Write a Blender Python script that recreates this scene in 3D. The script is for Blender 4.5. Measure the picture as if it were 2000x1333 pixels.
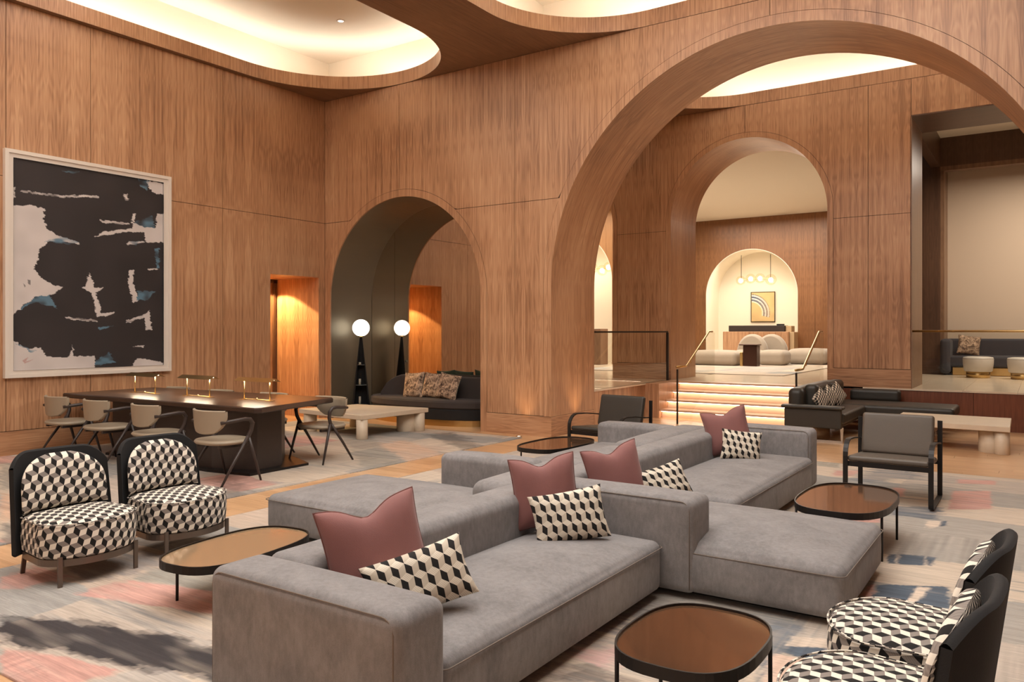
import bpy, math, random
import numpy as np
from mathutils import Vector, Matrix
random.seed(7)
for o in list(bpy.data.objects): bpy.data.objects.remove(o)
SC = bpy.context.scene
COL = SC.collection
PI = math.pi
# ---------------------------------------------------------------- camera
FPX, TH, HZ, EYE = 1531.0, math.radians(34.07), 646.5, 1.707
cam_d = bpy.data.cameras.new('camera'); cam = bpy.data.objects.new('camera', cam_d); COL.objects.link(cam)
cam_d.sensor_width = 36; cam_d.lens = 36*FPX/2000
cam_d.shift_y = -(666.5-HZ)/2000.0
cam_d.clip_end = 200
cam.location = (0, 0, EYE); cam.rotation_euler = (PI/2, 0, TH)
SC.camera = cam
# ---------------------------------------------------------------- world, light, exposure
SC.view_settings.view_transform = 'Standard'; SC.view_settings.look = 'None'
SC.view_settings.gamma = 1; SC.view_settings.use_curve_mapping = False
SC.view_settings.exposure = 0.0
w = bpy.data.worlds.new('world'); SC.world = w; w.use_nodes = True
w.node_tree.nodes['Background'].inputs[0].default_value = (1.0, 0.93, 0.86, 1)
w.node_tree.nodes['Background'].inputs[1].default_value = 0.3

def area(name, loc, rot, sx, sy, power, color=(1, .8, .6), spread=PI):
    d = bpy.data.lights.new(name, 'AREA'); d.shape = 'RECTANGLE'; d.size = sx; d.size_y = sy
    d.energy = power; d.color = color; d.spread = spread
    o = bpy.data.objects.new(name, d); COL.objects.link(o); o.location = loc; o.rotation_euler = rot
    return o
def spot(name, loc, power, ang, color=(1, .78, .55), blend=.6, tgt=None, rad=.04):
    d = bpy.data.lights.new(name, 'SPOT'); d.energy = power; d.color = color
    d.spot_size = ang; d.spot_blend = blend; d.shadow_soft_size = rad
    o = bpy.data.objects.new(name, d); COL.objects.link(o); o.location = loc
    if tgt is not None:
        v = Vector(tgt)-Vector(loc); o.rotation_euler = v.to_track_quat('-Z', 'Y').to_euler()
    return o
WARM = (1, .80, .60)
# area fill added to light the hall (all outside the frame, no fixtures)
area('coffer_fill', (-9.7, 3.2, 7.0), (0, 0, 0), 3.0, 7.0, 140, (1, .98, .95))
area('coffer_fill', (-2.9, 3.8, 7.0), (0, 0, 0), 6.0, 9.0, 740, (1, .98, .95))
area('coffer_fill', (-3.05, 13.9, 7.0), (0, 0, 0), 5.0, 2.4, 25, (1, .93, .84))
area('rear_fill', (-3, -5.8, 3.6), (math.radians(78), 0, 0), 14, 4.0, 130, (1, .95, .9))  # broad fill added behind the camera
# area fill added over lounge and side room, then niche, door and jamb lights
area('lounge_fill', (-7.5, 22.5, 5.45), (0, 0, 0), 5, 7, 640, (1, .90, .76))
area('lounge_fill', (-12.5, 19.5, 5.45), (0, 0, 0), 4, 4, 200, (1, .88, .72))
area('side_room_fill', (0.8, 19.0, 5.4), (0, 0, 0), 3.5, 3, 260, (1, .88, .74))
area('niche_light', (-8.33, 27.35, 3.95), (math.radians(-25), 0, 0), 1.6, .25, 42, (1, .93, .78))
area('niche_light', (-12.7, 22.35, 4.3), (math.radians(-25), 0, 0), 1.6, .25, 55, (1, .93, .78))
spot('door_spot', (-12.80, 9.98, 2.71), 280, math.radians(112), (1, .66, .28), .10, (-12.62, 10.35, 0))
spot('jamb_spot', (-6.25, 11.5, .05), 22, math.radians(70), (1, .66, .36), .9, (-6.42, 11.5, 1.2))
spot('jamb_spot', (-6.98, 10.52, .05), 16, math.radians(70), (1, .66, .36), .9, (-6.98, 10.66, 1.2))

# ---------------------------------------------------------------- mesh helpers
class MB:
    def __init__(s, swap=False): s.v = []; s.f = []; s.u = []; s.sm = []; s.swap = swap
    def add(s, vs, fs, smooth=False, uvs=None, M=None):
        b = len(s.v)
        s.v += [tuple(M @ Vector(p)) if M is not None else tuple(p) for p in vs]
        for i, f in enumerate(fs):
            s.f.append([b+k for k in f]); s.sm.append(smooth)
            s.u.append([uvs[k] for k in f] if uvs is not None else None)
    def box(s, x0, x1, y0, y1, z0, z1, M=None):
        v = [(x, y, z) for x in (x0, x1) for y in (y0, y1) for z in (z0, z1)]
        s.add(v, [(0, 1, 3, 2), (4, 6, 7, 5), (0, 4, 5, 1), (2, 3, 7, 6), (0, 2, 6, 4), (1, 5, 7, 3)], M=M)
        return s
    def bbox(s, x0, x1, y0, y1, z0, z1, b=.01, M=None):     # chamfered box
        s.prism([(x0+b, y0), (x1-b, y0), (x1, y0+b), (x1, y1-b), (x1-b, y1), (x0+b, y1), (x0, y1-b), (x0, y0+b)], z0, z1, M=M, bev=min(b, (z1-z0)*.4))
        return s
    def prism(s, poly, z0, z1, M=None, bev=0, smooth=False):
        n = len(poly)
        if bev > 0:
            cx = sum(p[0] for p in poly)/n; cy = sum(p[1] for p in poly)/n
            def ins(d):
                out = []
                for i in range(n):
                    a = Vector(poly[i-1]); p = Vector(poly[i]); c = Vector(poly[(i+1) % n])
                    d1 = (p-a); d2 = (c-p)
                    d1 = d1.normalized() if d1.length > 1e-9 else d1; d2 = d2.normalized() if d2.length > 1e-9 else d2
                    n1 = Vector((-d1.y, d1.x)); n2 = Vector((-d2.y, d2.x)); m = (n1+n2)
                    m = m.normalized()*d/max(.5, m.length/2) if m.length > 1e-6 else n1*d
                    out.append((p.x+m.x, p.y+m.y))
                return out
            area2 = sum(poly[i-1][0]*poly[i][1]-poly[i][0]*poly[i-1][1] for i in range(n))
            if area2 < 0: poly = poly[::-1]
            inn = ins(bev)
            lv = [(inn, z0), (poly, z0+bev), (poly, z1-bev), (inn, z1)]
        else: lv = [(poly, z0), (poly, z1)]
        vs = [(p[0], p[1], z) for pl, z in lv for p in pl]
        fs = [list(range(n))[::-1], [(len(lv)-1)*n+i for i in range(n)]]
        for k in range(len(lv)-1):
            for i in range(n):
                j = (i+1) % n; fs.append([k*n+i, k*n+j, (k+1)*n+j, (k+1)*n+i])
        b = len(s.f); s.add(vs, fs, smooth, M=M)
        if smooth: s.sm[b] = s.sm[b+1] = False
        return s
    def tube(s, pts, r, n=10, closed=False, caps=True, flat=None, up=None):   # flat=(w,h): rectangular section
        pts = [Vector(p) for p in pts]; m = len(pts); rs = r if isinstance(r, (list, tuple)) else [r]*m
        vs = []; prev = None
        for i, p in enumerate(pts):
            if closed: t = pts[(i+1) % m]-pts[i-1]
            else: t = pts[min(i+1, m-1)]-pts[max(i-1, 0)]
            t.normalize()
            if up is not None: a = Vector(up)
            elif prev is None: a = Vector((0, 0, 1)) if abs(t.z) < .9 else Vector((1, 0, 0))
            else: a = prev
            x = a-t*a.dot(t)
            if x.length < 1e-5: x = Vector((1, 0, 0))-t*t.x
            x.normalize(); prev = x; y = t.cross(x)
            if flat:
                for (a1, b1) in ((1, 1), (-1, 1), (-1, -1), (1, -1)): vs.append(p+x*flat[1]/2*a1+y*flat[0]/2*b1)
            else:
                for k in range(n): vs.append(p+(x*math.cos(2*PI*k/n)+y*math.sin(2*PI*k/n))*rs[i])
        nn = 4 if flat else n; fs = []
        for i in range(m if closed else m-1):
            a = i*nn; b = ((i+1) % m)*nn
            for k in range(nn): fs.append([a+k, a+(k+1) % nn, b+(k+1) % nn, b+k])
        if not closed and caps: fs += [list(range(nn))[::-1], [(m-1)*nn+k for k in range(nn)]]
        s.add(vs, fs, not flat)
        return s
    def lathe(s, prof, n=24, c=(0, 0), a0=0, a1=2*PI, smooth=True):
        full = abs(a1-a0-2*PI) < 1e-6; m = n if full else n+1
        vs = []; fs = []
        for r, z in prof:
            for k in range(m):
                a = a0+(a1-a0)*k/n; vs.append((c[0]+r*math.cos(a), c[1]+r*math.sin(a), z))
        for i in range(len(prof)-1):
            for k in range(n):
                k2 = (k+1) % m; fs.append([i*m+k, i*m+k2, (i+1)*m+k2, (i+1)*m+k])
        s.add(vs, fs, smooth); return s
    def grid(s, P, nu, nv, smooth=True, uv=None, cu=False):
        vs = []; uvs = []
        for i in range(nu+(0 if cu else 1)):
            for j in range(nv+1):
                vs.append(P(i/nu, j/nv)); uvs.append(uv(i/nu, j/nv) if uv else (0, 0))
        fs = []; R = nu if cu else nu+1
        for i in range(nu):
            for j in range(nv):
                a = i*(nv+1)+j; b = ((i+1) % R)*(nv+1)+j; fs.append([a, b, b+1, a+1])
        s.add(vs, fs, smooth, uvs if uv else None); return s
    def rbox(s, c, size, r, crown=0, n=5, M=None, bulge=0):   # soft rounded block, crowned on top
        hx, hy, hz = [q/2 for q in size]; r = min(r, hx*.98, hy*.98, hz*.98)
        def ax(h):
            L = [-h, ]; k = 4
            for i in range(1, k+1): L.append(-h+r*(1-math.cos(PI/2*i/k)) if False else -h+r*i/k)
            m = n
            for i in range(1, m): L.append(-h+r+(2*h-2*r)*i/m)
            for i in range(k+1): L.append(h-r+r*i/k)
            return sorted(set(round(q, 6) for q in L))
        X, Y, Z = ax(hx), ax(hy), ax(hz); idx = {}; vs = []
        def vid(x, y, z):
            key = (x, y, z)
            if key in idx: return idx[key]
            q = Vector((max(-hx+r, min(hx-r, x)), max(-hy+r, min(hy-r, y)), max(-hz+r, min(hz-r, z))))
            d = Vector((x, y, z))-q
            p = q+d.normalized()*r if d.length > 1e-7 else Vector((x, y, z))
            if crown and p.z > 0: p.z += crown*(1-min(1, abs(x/hx))**2.2)*(1-min(1, abs(y/hy))**2.2)*(p.z/hz)
            if bulge:
                p.x += bulge*(x/hx)*(1-(y/hy)**2)*(1-(z/hz)**2); p.y += bulge*(y/hy)*(1-(x/hx)**2)*(1-(z/hz)**2)
            idx[key] = len(vs); vs.append((p.x+c[0], p.y+c[1], p.z+c[2])); return idx[key]
        fs = []
        def face(A, B, f, flip):
            for i in range(len(A)-1):
                for j in range(len(B)-1):
                    q = [vid(*f(A[i], B[j])), vid(*f(A[i+1], B[j])), vid(*f(A[i+1], B[j+1])), vid(*f(A[i], B[j+1]))]
                    fs.append(q[::-1] if flip else q)
        x0, x1, y0, y1, z0, z1 = X[0], X[-1], Y[0], Y[-1], Z[0], Z[-1]
        face(X, Y, lambda a, b: (a, b, z1), False); face(X, Y, lambda a, b: (a, b, z0), True)
        face(Y, Z, lambda a, b: (x1, a, b), False); face(Y, Z, lambda a, b: (x0, a, b), True)
        face(X, Z, lambda a, b: (a, y1, b), True); face(X, Z, lambda a, b: (a, y0, b), False)
        s.add(vs, fs, True, M=M); return s
    def build(s, name, mat, parent=None):
        me = bpy.data.meshes.new(name); me.from_pydata(s.v, [], s.f); me.update()
        uvl = me.uv_layers.new(name='UVMap'); data = np.zeros(len(me.loops)*2, dtype=np.float32)
        for p in me.polygons:
            uv = s.u[p.index]
            for k, li in enumerate(p.loop_indices):
                if uv is not None: q = uv[k]
                else:
                    c = me.vertices[me.loops[li].vertex_index].co; n = p.normal
                    a = (abs(n.x), abs(n.y), abs(n.z)); m = a.index(max(a))
                    q = (c.y, c.z) if m == 0 else ((c.x, c.z) if m == 1 else (c.x, c.y))
                    if s.swap: q = (q[1], q[0])
                data[li*2] = q[0]; data[li*2+1] = q[1]
        uvl.data.foreach_set('uv', data)
        me.polygons.foreach_set('use_smooth', s.sm)
        me.materials.append(mat)
        o = bpy.data.objects.new(name, me); COL.objects.link(o)
        if parent is not None: o.parent = parent
        return o
def tag(o, label=None, cat=None, group=None, kind=None):
    if label: o['label'] = label
    if cat: o['category'] = cat
    if group: o['group'] = group
    if kind: o['kind'] = kind
    return o
def struct(o): o['kind'] = 'structure'; return o
def thing(name, label, cat, loc=(0, 0, 0), rz=0, group=None):
    o = bpy.data.objects.new(name, None); COL.objects.link(o); o.empty_display_size = .1
    o.location = loc; o.rotation_euler = (0, 0, rz); return tag(o, label, cat, group)
def dup(root, loc, rz, label=None, group=None):
    r = root.copy(); COL.objects.link(r); r.location = loc; r.rotation_euler = (0, 0, rz)
    if label: r['label'] = label
    if group: r['group'] = group
    for ch in list(root.children):
        c = ch.copy(); COL.objects.link(c); c.parent = r
        for g in ch.children:
            d = g.copy(); COL.objects.link(d); d.parent = c
    return r
def rrect(x0, x1, y0, y1, r, n=6):
    out = []
    for cx, cy, a in ((x1-r, y1-r, 0), (x0+r, y1-r, 90), (x0+r, y0+r, 180), (x1-r, y0+r, 270)):
        for k in range(n+1):
            t = math.radians(a+90*k/n); out.append((cx+r*math.cos(t), cy+r*math.sin(t)))
    return out
def xy(px, py, z=0.0):      # photo measurement -> point of the room at height z
    Z = (EYE-z)*FPX/(py-HZ); r = (px-1000)/FPX; c, s = math.cos(TH), math.sin(TH)
    return Z*(r*c-s), Z*(r*s+c)

# ---------------------------------------------------------------- materials
def mat(name):
    m = bpy.data.materials.new(name); m.use_nodes = True
    nt = m.node_tree; b = nt.nodes['Principled BSDF']; return m, nt, b
def lin(r, g, b):
    f = lambda c: (c/255/12.92) if c/255 <= .04045 else ((c/255+.055)/1.055)**2.4
    return (f(r), f(g), f(b), 1)
class NT:      # tiny node sugar
    def __init__(s, nt): s.nt = nt
    def n(s, t, **k):
        q = s.nt.nodes.new(t)
        for a, v in k.items(): setattr(q, a, v)
        return q
    def m(s, op, a, b=None, c=None):
        q = s.n('ShaderNodeMath', operation=op)
        for i, v in enumerate((a, b, c)):
            if v is None: continue
            if isinstance(v, (int, float)): q.inputs[i].default_value = v
            else: s.nt.links.new(v, q.inputs[i])
        return q.outputs[0]
    def comb(s, x, y, z=0.0):
        q = s.n('ShaderNodeCombineXYZ')
        for i, v in enumerate((x, y, z)):
            if isinstance(v, (int, float)): q.inputs[i].default_value = v
            else: s.nt.links.new(v, q.inputs[i])
        return q.outputs[0]
    def noise(s, vec, scale, detail=3, dist=0, rough=.5):
        q = s.n('ShaderNodeTexNoise'); q.inputs['Scale'].default_value = scale; q.inputs['Detail'].default_value = detail
        q.inputs['Distortion'].default_value = dist; q.inputs['Roughness'].default_value = rough
        s.nt.links.new(vec, q.inputs['Vector']); return q.outputs[0]
    def mix(s, f, a, b):
        q = s.n('ShaderNodeMix', data_type='RGBA')
        for i, v in ((0, f), (6, a), (7, b)):
            if isinstance(v, (int, float, tuple)): q.inputs[i].default_value = v
            else: s.nt.links.new(v, q.inputs[i])
        return q.outputs[2]
def plain(name, col, rough=.6, metal=0, bump=0, bscale=200, var=0, sheen=0, vscale=6):
    m, nt, b = mat(name); b.inputs['Base Color'].default_value = lin(*col); b.inputs['Roughness'].default_value = rough
    b.inputs['Metallic'].default_value = metal
    if sheen: b.inputs['Sheen Weight'].default_value = sheen; b.inputs['Sheen Roughness'].default_value = .4
    tc = nt.nodes.new('ShaderNodeTexCoord')
    if var:
        n = nt.nodes.new('ShaderNodeTexNoise'); n.inputs['Scale'].default_value = vscale; n.inputs['Detail'].default_value = 6
        nt.links.new(tc.outputs['Object'], n.inputs['Vector'])
        mx = nt.nodes.new('ShaderNodeMix'); mx.data_type = 'RGBA'
        c = lin(*col); mx.inputs[6].default_value = tuple(q*(1-var) for q in c[:3])+(1,); mx.inputs[7].default_value = tuple(min(1, q*(1+var)) for q in c[:3])+(1,)
        nt.links.new(n.outputs[0], mx.inputs[0]); nt.links.new(mx.outputs[2], b.inputs['Base Color'])
    if bump:
        n2 = nt.nodes.new('ShaderNodeTexNoise'); n2.inputs['Scale'].default_value = bscale; n2.inputs['Detail'].default_value = 3
        nt.links.new(tc.outputs['Object'], n2.inputs['Vector'])
        bp = nt.nodes.new('ShaderNodeBump'); bp.inputs['Strength'].default_value = bump; bp.inputs['Distance'].default_value = .004
        nt.links.new(n2.outputs[0], bp.inputs['Height']); nt.links.new(bp.outputs[0], b.inputs['Normal'])
    return m
def wood(name, dark, mid, light, rough=.38, leaf=.19, cath=1.0, vper=1.95, row=0):
    m, nt, b = mat(name); N = NT(nt)
    tc = N.n('ShaderNodeUVMap'); sp = N.n('ShaderNodeSeparateXYZ'); nt.links.new(tc.outputs[0], sp.inputs[0])
    u, v = sp.outputs[0], sp.outputs[1]
    lf = N.m('PINGPONG', u, leaf); vp = N.m('PINGPONG', N.m('ADD', v, .12), vper)
    pid = N.m('FLOOR', N.m('DIVIDE', u, leaf*2*6))
    n1 = N.noise(N.comb(N.m('ADD', N.m('MULTIPLY', lf, 5), N.m('MULTIPLY', pid, 3.7)), N.m('MULTIPLY', vp, .55)), 1.6, 2)
    d = N.m('SUBTRACT', lf, leaf*.52)
    F = N.m('ADD', N.m('MULTIPLY', N.m('MULTIPLY', d, d), 420*cath), N.m('ADD', N.m('MULTIPLY', vp, 3.2), N.m('MULTIPLY', n1, 16)))
    rings = N.m('MULTIPLY_ADD', N.m('SINE', N.m('MULTIPLY', F, 2.6)), .5, .5)
    fine = N.noise(N.comb(N.m('MULTIPLY', u, 120), N.m('MULTIPLY', v, 2.2)), 1, 4)
    broad = N.noise(N.comb(N.m('MULTIPLY', lf, 26), N.m('MULTIPLY', vp, .5), pid), 1, 3)
    big = N.noise(N.comb(N.m('MULTIPLY', u, 1.1), N.m('MULTIPLY', v, .5)), 1, 2)
    t = N.m('ADD', N.m('MULTIPLY', rings, .10), N.m('ADD', N.m('MULTIPLY', fine, .46), N.m('MULTIPLY', broad, .62)))
    t = N.m('ADD', t, N.m('MULTIPLY', N.m('SUBTRACT', big, .5), .5))
    if row:
        wn = N.n('ShaderNodeTexWhiteNoise', noise_dimensions='2D')
        ri = N.m('FLOOR', N.m('DIVIDE', N.m('ADD', u, 6.0), row))
        nt.links.new(N.comb(ri, N.m('FLOOR', N.m('DIVIDE', N.m('ADD', v, N.m('MULTIPLY', ri, 1.27)), 2.9))), wn.inputs['Vector'])
        t = N.m('ADD', t, N.m('MULTIPLY', N.m('SUBTRACT', wn.outputs['Value'], .5), .30))
    cr = N.n('ShaderNodeValToRGB'); e = cr.color_ramp.elements
    e[0].position = .34; e[0].color = lin(*dark); e[1].position = .88; e[1].color = lin(*light)
    k = cr.color_ramp.elements.new(.6); k.color = lin(*mid)
    nt.links.new(t, cr.inputs[0]); nt.links.new(cr.outputs[0], b.inputs['Base Color'])
    b.inputs['Roughness'].default_value = rough
    bp = N.n('ShaderNodeBump'); bp.inputs['Strength'].default_value = .06; bp.inputs['Distance'].default_value = .002
    nt.links.new(fine, bp.inputs['Height']); nt.links.new(bp.outputs[0], b.inputs['Normal'])
    return m
WOOD = wood('walnut_veneer', (132, 90, 62), (184, 138, 102), (212, 170, 132))
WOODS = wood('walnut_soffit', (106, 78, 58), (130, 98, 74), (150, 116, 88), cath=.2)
WOODD = wood('dark_walnut', (72, 52, 38), (92, 66, 50), (108, 80, 60), cath=.4)
FLOORW = wood('oak_floor', (186, 144, 104), (208, 166, 124), (222, 182, 142), rough=.3, leaf=.6, cath=.05, row=.198)
JOINT = plain('joint_shadow', (30, 18, 10), .9)
PLASTER = plain('cream_plaster', (236, 226, 208), .9, bump=.05, bscale=60)
BEIGE = plain('beige_wall', (206, 186, 164), .9)
MARBLE = plain('cream_marble', (226, 208, 184), .18, var=.08, vscale=3)
TREAD = plain('stone_tread', (214, 178, 150), .35, var=.08, vscale=5)
BRASS = plain('brushed_brass', (206, 174, 118), .3, 1)
BRONZE = plain('dark_bronze', (62, 54, 48), .38, .8)
BLACKM = plain('black_metal', (40, 36, 34), .42, .5)
CHROME = plain('chrome', (200, 196, 190), .12, 1)
SMOKE = plain('satin_bronze_panel', (128, 118, 100), .42, .6)
MIRROR = plain('bronze_mirror', (214, 204, 190), .02, 1)
BRZGL = plain('bronze_glass_top', (150, 112, 84), .06, .75)
def chenille(name, col):
    m, nt, b = mat(name); N = NT(nt); tc = N.n('ShaderNodeTexCoord'); o = tc.outputs['Object']
    big = N.noise(o, 4.5, 5, .6, .6); mp = N.n('ShaderNodeMapping'); mp.inputs['Scale'].default_value = (40, 40, 16); nt.links.new(o, mp.inputs[0])
    mid = N.noise(mp.outputs[0], 1, 5, 0, .65); fin = N.noise(o, 320, 3)
    f = N.m('ADD', N.m('MULTIPLY', big, .55), N.m('ADD', N.m('MULTIPLY', mid, .45), N.m('MULTIPLY', fin, .35)))
    cr = N.n('ShaderNodeValToRGB'); e = cr.color_ramp.elements; c = lin(*col)
    e[0].position = .48; e[0].color = tuple(q*.70 for q in c[:3])+(1,); e[1].position = .86; e[1].color = tuple(q*1.32 for q in c[:3])+(1,)
    nt.links.new(f, cr.inputs[0]); nt.links.new(cr.outputs[0], b.inputs['Base Color']); b.inputs['Roughness'].default_value = .95
    b.inputs['Sheen Weight'].default_value = .12
    bp = N.n('ShaderNodeBump'); bp.inputs['Strength'].default_value = .6; bp.inputs['Distance'].default_value = .004
    nt.links.new(f, bp.inputs['Height']); nt.links.new(bp.outputs[0], b.inputs['Normal']); return m
FABRIC = chenille('grey_chenille', (128, 124, 123)) if True else plain('grey_chenille', (126, 120, 116), .95, bump=.6, bscale=240, var=.16, sheen=.12, vscale=5)
PIPING = plain('seam_cord', (118, 106, 96), .95)
MAUVE = plain('mauve_velvet', (134, 88, 84), .8, bump=.3, bscale=300, var=.12, sheen=.25, vscale=7)
VELVET = plain('black_velvet', (20, 18, 18), .85, bump=.2, bscale=260, sheen=.03)
DVELV = plain('charcoal_velvet', (58, 50, 47), .85, var=.15, sheen=.12)
BLEATH = plain('black_leather', (50, 46, 40), .42, bump=.25, bscale=120, var=.12)
GLEATH = plain('taupe_leather', (92, 82, 72), .45, bump=.2, bscale=160, var=.08)
CREAML = plain('cream_leather', (158, 144, 124), .5, bump=.15, bscale=160)
ESPR = plain('espresso_wood', (58, 48, 44), .4, var=.15, vscale=20)
TABW = plain('dark_table_wood', (62, 46, 38), .28, var=.25, vscale=14)
TRAV = plain('travertine', (212, 194, 170), .45, bump=.4, bscale=30, var=.14, vscale=5)
BSOFA = plain('beige_boucle', (176, 162, 146), .95, var=.06, sheen=.2)
WHITEF = plain('white_frame', (226, 216, 204), .5)
SLATE = plain('slate_velvet', (58, 58, 64), .85, sheen=.1, var=.1)
POUFL = plain('pale_leather', (206, 198, 186), .4)
TEAL = plain('teal_velvet', (96, 120, 112), .8)
def emis(name, col, s):
    m, nt, b = mat(name); b.inputs['Base Color'].default_value = (0, 0, 0, 1)
    b.inputs['Emission Color'].default_value = (*col, 1); b.inputs['Emission Strength'].default_value = s; return m
LED = emis('led_strip', (1, .94, .85), 36)
STEPLED = emis('step_led', (1, .80, .60), 15)
GLOBE = emis('globe_glow', (1, .93, .82), 3.2)
DOWNL = emis('downlight_glow', (1, .85, .7), 6)
LAMPG = emis('lamp_glow', (1, .85, .6), 12)
def glass(name, col=(1, 1, 1), rough=0):
    m, nt, b = mat(name); nt.nodes.remove(b); N = NT(nt); out = nt.nodes['Material Output']
    t = N.n('ShaderNodeBsdfTransparent'); t.inputs[0].default_value = (*col, 1)
    g = N.n('ShaderNodeBsdfGlossy'); g.inputs['Roughness'].default_value = .01
    fr = N.n('ShaderNodeFresnel'); fr.inputs[0].default_value = 1.45; ge = N.n('ShaderNodeNewGeometry')
    mx = N.n('ShaderNodeMixShader'); nt.links.new(N.m('MULTIPLY', fr.outputs[0], N.m('SUBTRACT', 1.0, ge.outputs['Backfacing'])), mx.inputs[0]); nt.links.new(t.outputs[0], mx.inputs[1]); nt.links.new(g.outputs[0], mx.inputs[2])
    nt.links.new(mx.outputs[0], out.inputs[0]); return m
GLASS = glass('clear_glass', (.97, .97, .95)); AMBER = glass('amber_glass', (1, .93, .85))
def cubes(name, s=.072, sx=1.0, rot=0.0, c0=(146, 136, 128), c1=(22, 18, 16), c2=(232, 222, 206)):
    """tumbling-block weave: hexagon cells split in three rhombi (uv in metres)"""
    m, nt, b = mat(name); N = NT(nt); L = nt.links
    uv = N.n('ShaderNodeUVMap'); vr = N.n('ShaderNodeVectorRotate', rotation_type='Z_AXIS'); vr.inputs['Angle'].default_value = rot
    L.new(uv.outputs[0], vr.inputs['Vector'])
    sp = N.n('ShaderNodeSeparateXYZ'); L.new(vr.outputs[0], sp.inputs[0])
    X = N.m('ADD', N.m('DIVIDE', sp.outputs[0], s*sx), 100.0); Y = N.m('ADD', N.m('DIVIDE', sp.outputs[1], s), 100.0*1.7320508)
    r3 = 1.7320508
    def cell(ox, oy):
        return (N.m('SUBTRACT', N.m('MODULO', N.m('ADD', X, ox), 1.0), .5), N.m('SUBTRACT', N.m('MODULO', N.m('ADD', Y, oy), r3), r3/2))
    ax, ay = cell(0, 0); bx, by = cell(.5, r3/2)
    la = N.m('ADD', N.m('MULTIPLY', ax, ax), N.m('MULTIPLY', ay, ay)); lb = N.m('ADD', N.m('MULTIPLY', bx, bx), N.m('MULTIPLY', by, by))
    w1 = N.m('LESS_THAN', la, lb)
    gx = N.m('ADD', N.m('MULTIPLY', ax, w1), N.m('MULTIPLY', bx, N.m('SUBTRACT', 1.0, w1)))
    gy = N.m('ADD', N.m('MULTIPLY', ay, w1), N.m('MULTIPLY', by, N.m('SUBTRACT', 1.0, w1)))
    top = N.m('GREATER_THAN', gy, N.m('MULTIPLY', N.m('ABSOLUTE', gx), .57735))
    right = N.m('GREATER_THAN', gx, 0.0)
    thr = N.m('MULTIPLY_ADD', N.m('SINE', N.m('MULTIPLY', N.m('ADD', X, Y), 40.0)), .5, .5)
    g = N.mix(N.m('MULTIPLY', thr, .35), lin(*c0), lin(*[q*.6 for q in c0]))
    c = N.mix(right, lin(*c1), lin(*c2)); c = N.mix(top, c, g)
    L.new(c, b.inputs['Base Color']); b.inputs['Roughness'].default_value = .9
    return m
CUBE = cubes('cube_weave', .070, 1.1, .25)
CUBEP = cubes('cube_weave_cushion', .080, .82, .12, c0=(232, 222, 204), c1=(24, 20, 18), c2=(196, 184, 166))
def mottled(name):
    m, nt, b = mat(name); N = NT(nt); tc = N.n('ShaderNodeTexCoord')
    n = N.noise(tc.outputs['Object'], 13, 10, 1.2, .78); cr = N.n('ShaderNodeValToRGB'); e = cr.color_ramp.elements
    e[0].position = .42; e[0].color = lin(66, 44, 32); e[1].position = .6; e[1].color = lin(214, 182, 152)
    nt.links.new(n, cr.inputs[0]); nt.links.new(cr.outputs[0], b.inputs['Base Color']); b.inputs['Roughness'].default_value = .8; return m
MOTT = mottled('marbled_print')
def attr_mat(name, rough=.95, bump=0, streak=0):
    m, nt, b = mat(name); N = NT(nt); a = N.n('ShaderNodeVertexColor'); a.layer_name = 'Col'
    col = a.outputs[0]
    if streak:
        tc = N.n('ShaderNodeTexCoord')
        mp = N.n('ShaderNodeMapping'); mp.inputs['Scale'].default_value = (5, 90, 1); nt.links.new(tc.outputs['Object'], mp.inputs[0])
        n = N.noise(mp.outputs[0], 1, 6, .3, .65); f = N.m('MULTIPLY_ADD', n, streak, 1.02-streak/2)
        vm = N.n('ShaderNodeVectorMath', operation='SCALE'); nt.links.new(col, vm.inputs[0]); nt.links.new(f, vm.inputs['Scale']); col = vm.outputs[0]
    nt.links.new(col, b.inputs['Base Color']); b.inputs['Roughness'].default_value = rough
    if bump:
        tc2 = N.n('ShaderNodeTexCoord'); n2 = N.noise(tc2.outputs['Object'], 260, 2)
        bp = N.n('ShaderNodeBump'); bp.inputs['Strength'].default_value = bump; bp.inputs['Distance'].default_value = .006
        nt.links.new(n2, bp.inputs['Height']); nt.links.new(bp.outputs[0], b.inputs['Normal'])
    return m
RUGM = attr_mat('woven_rug', .97, .5, 1.0); CANVAS = attr_mat('painted_canvas', .7)

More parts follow.
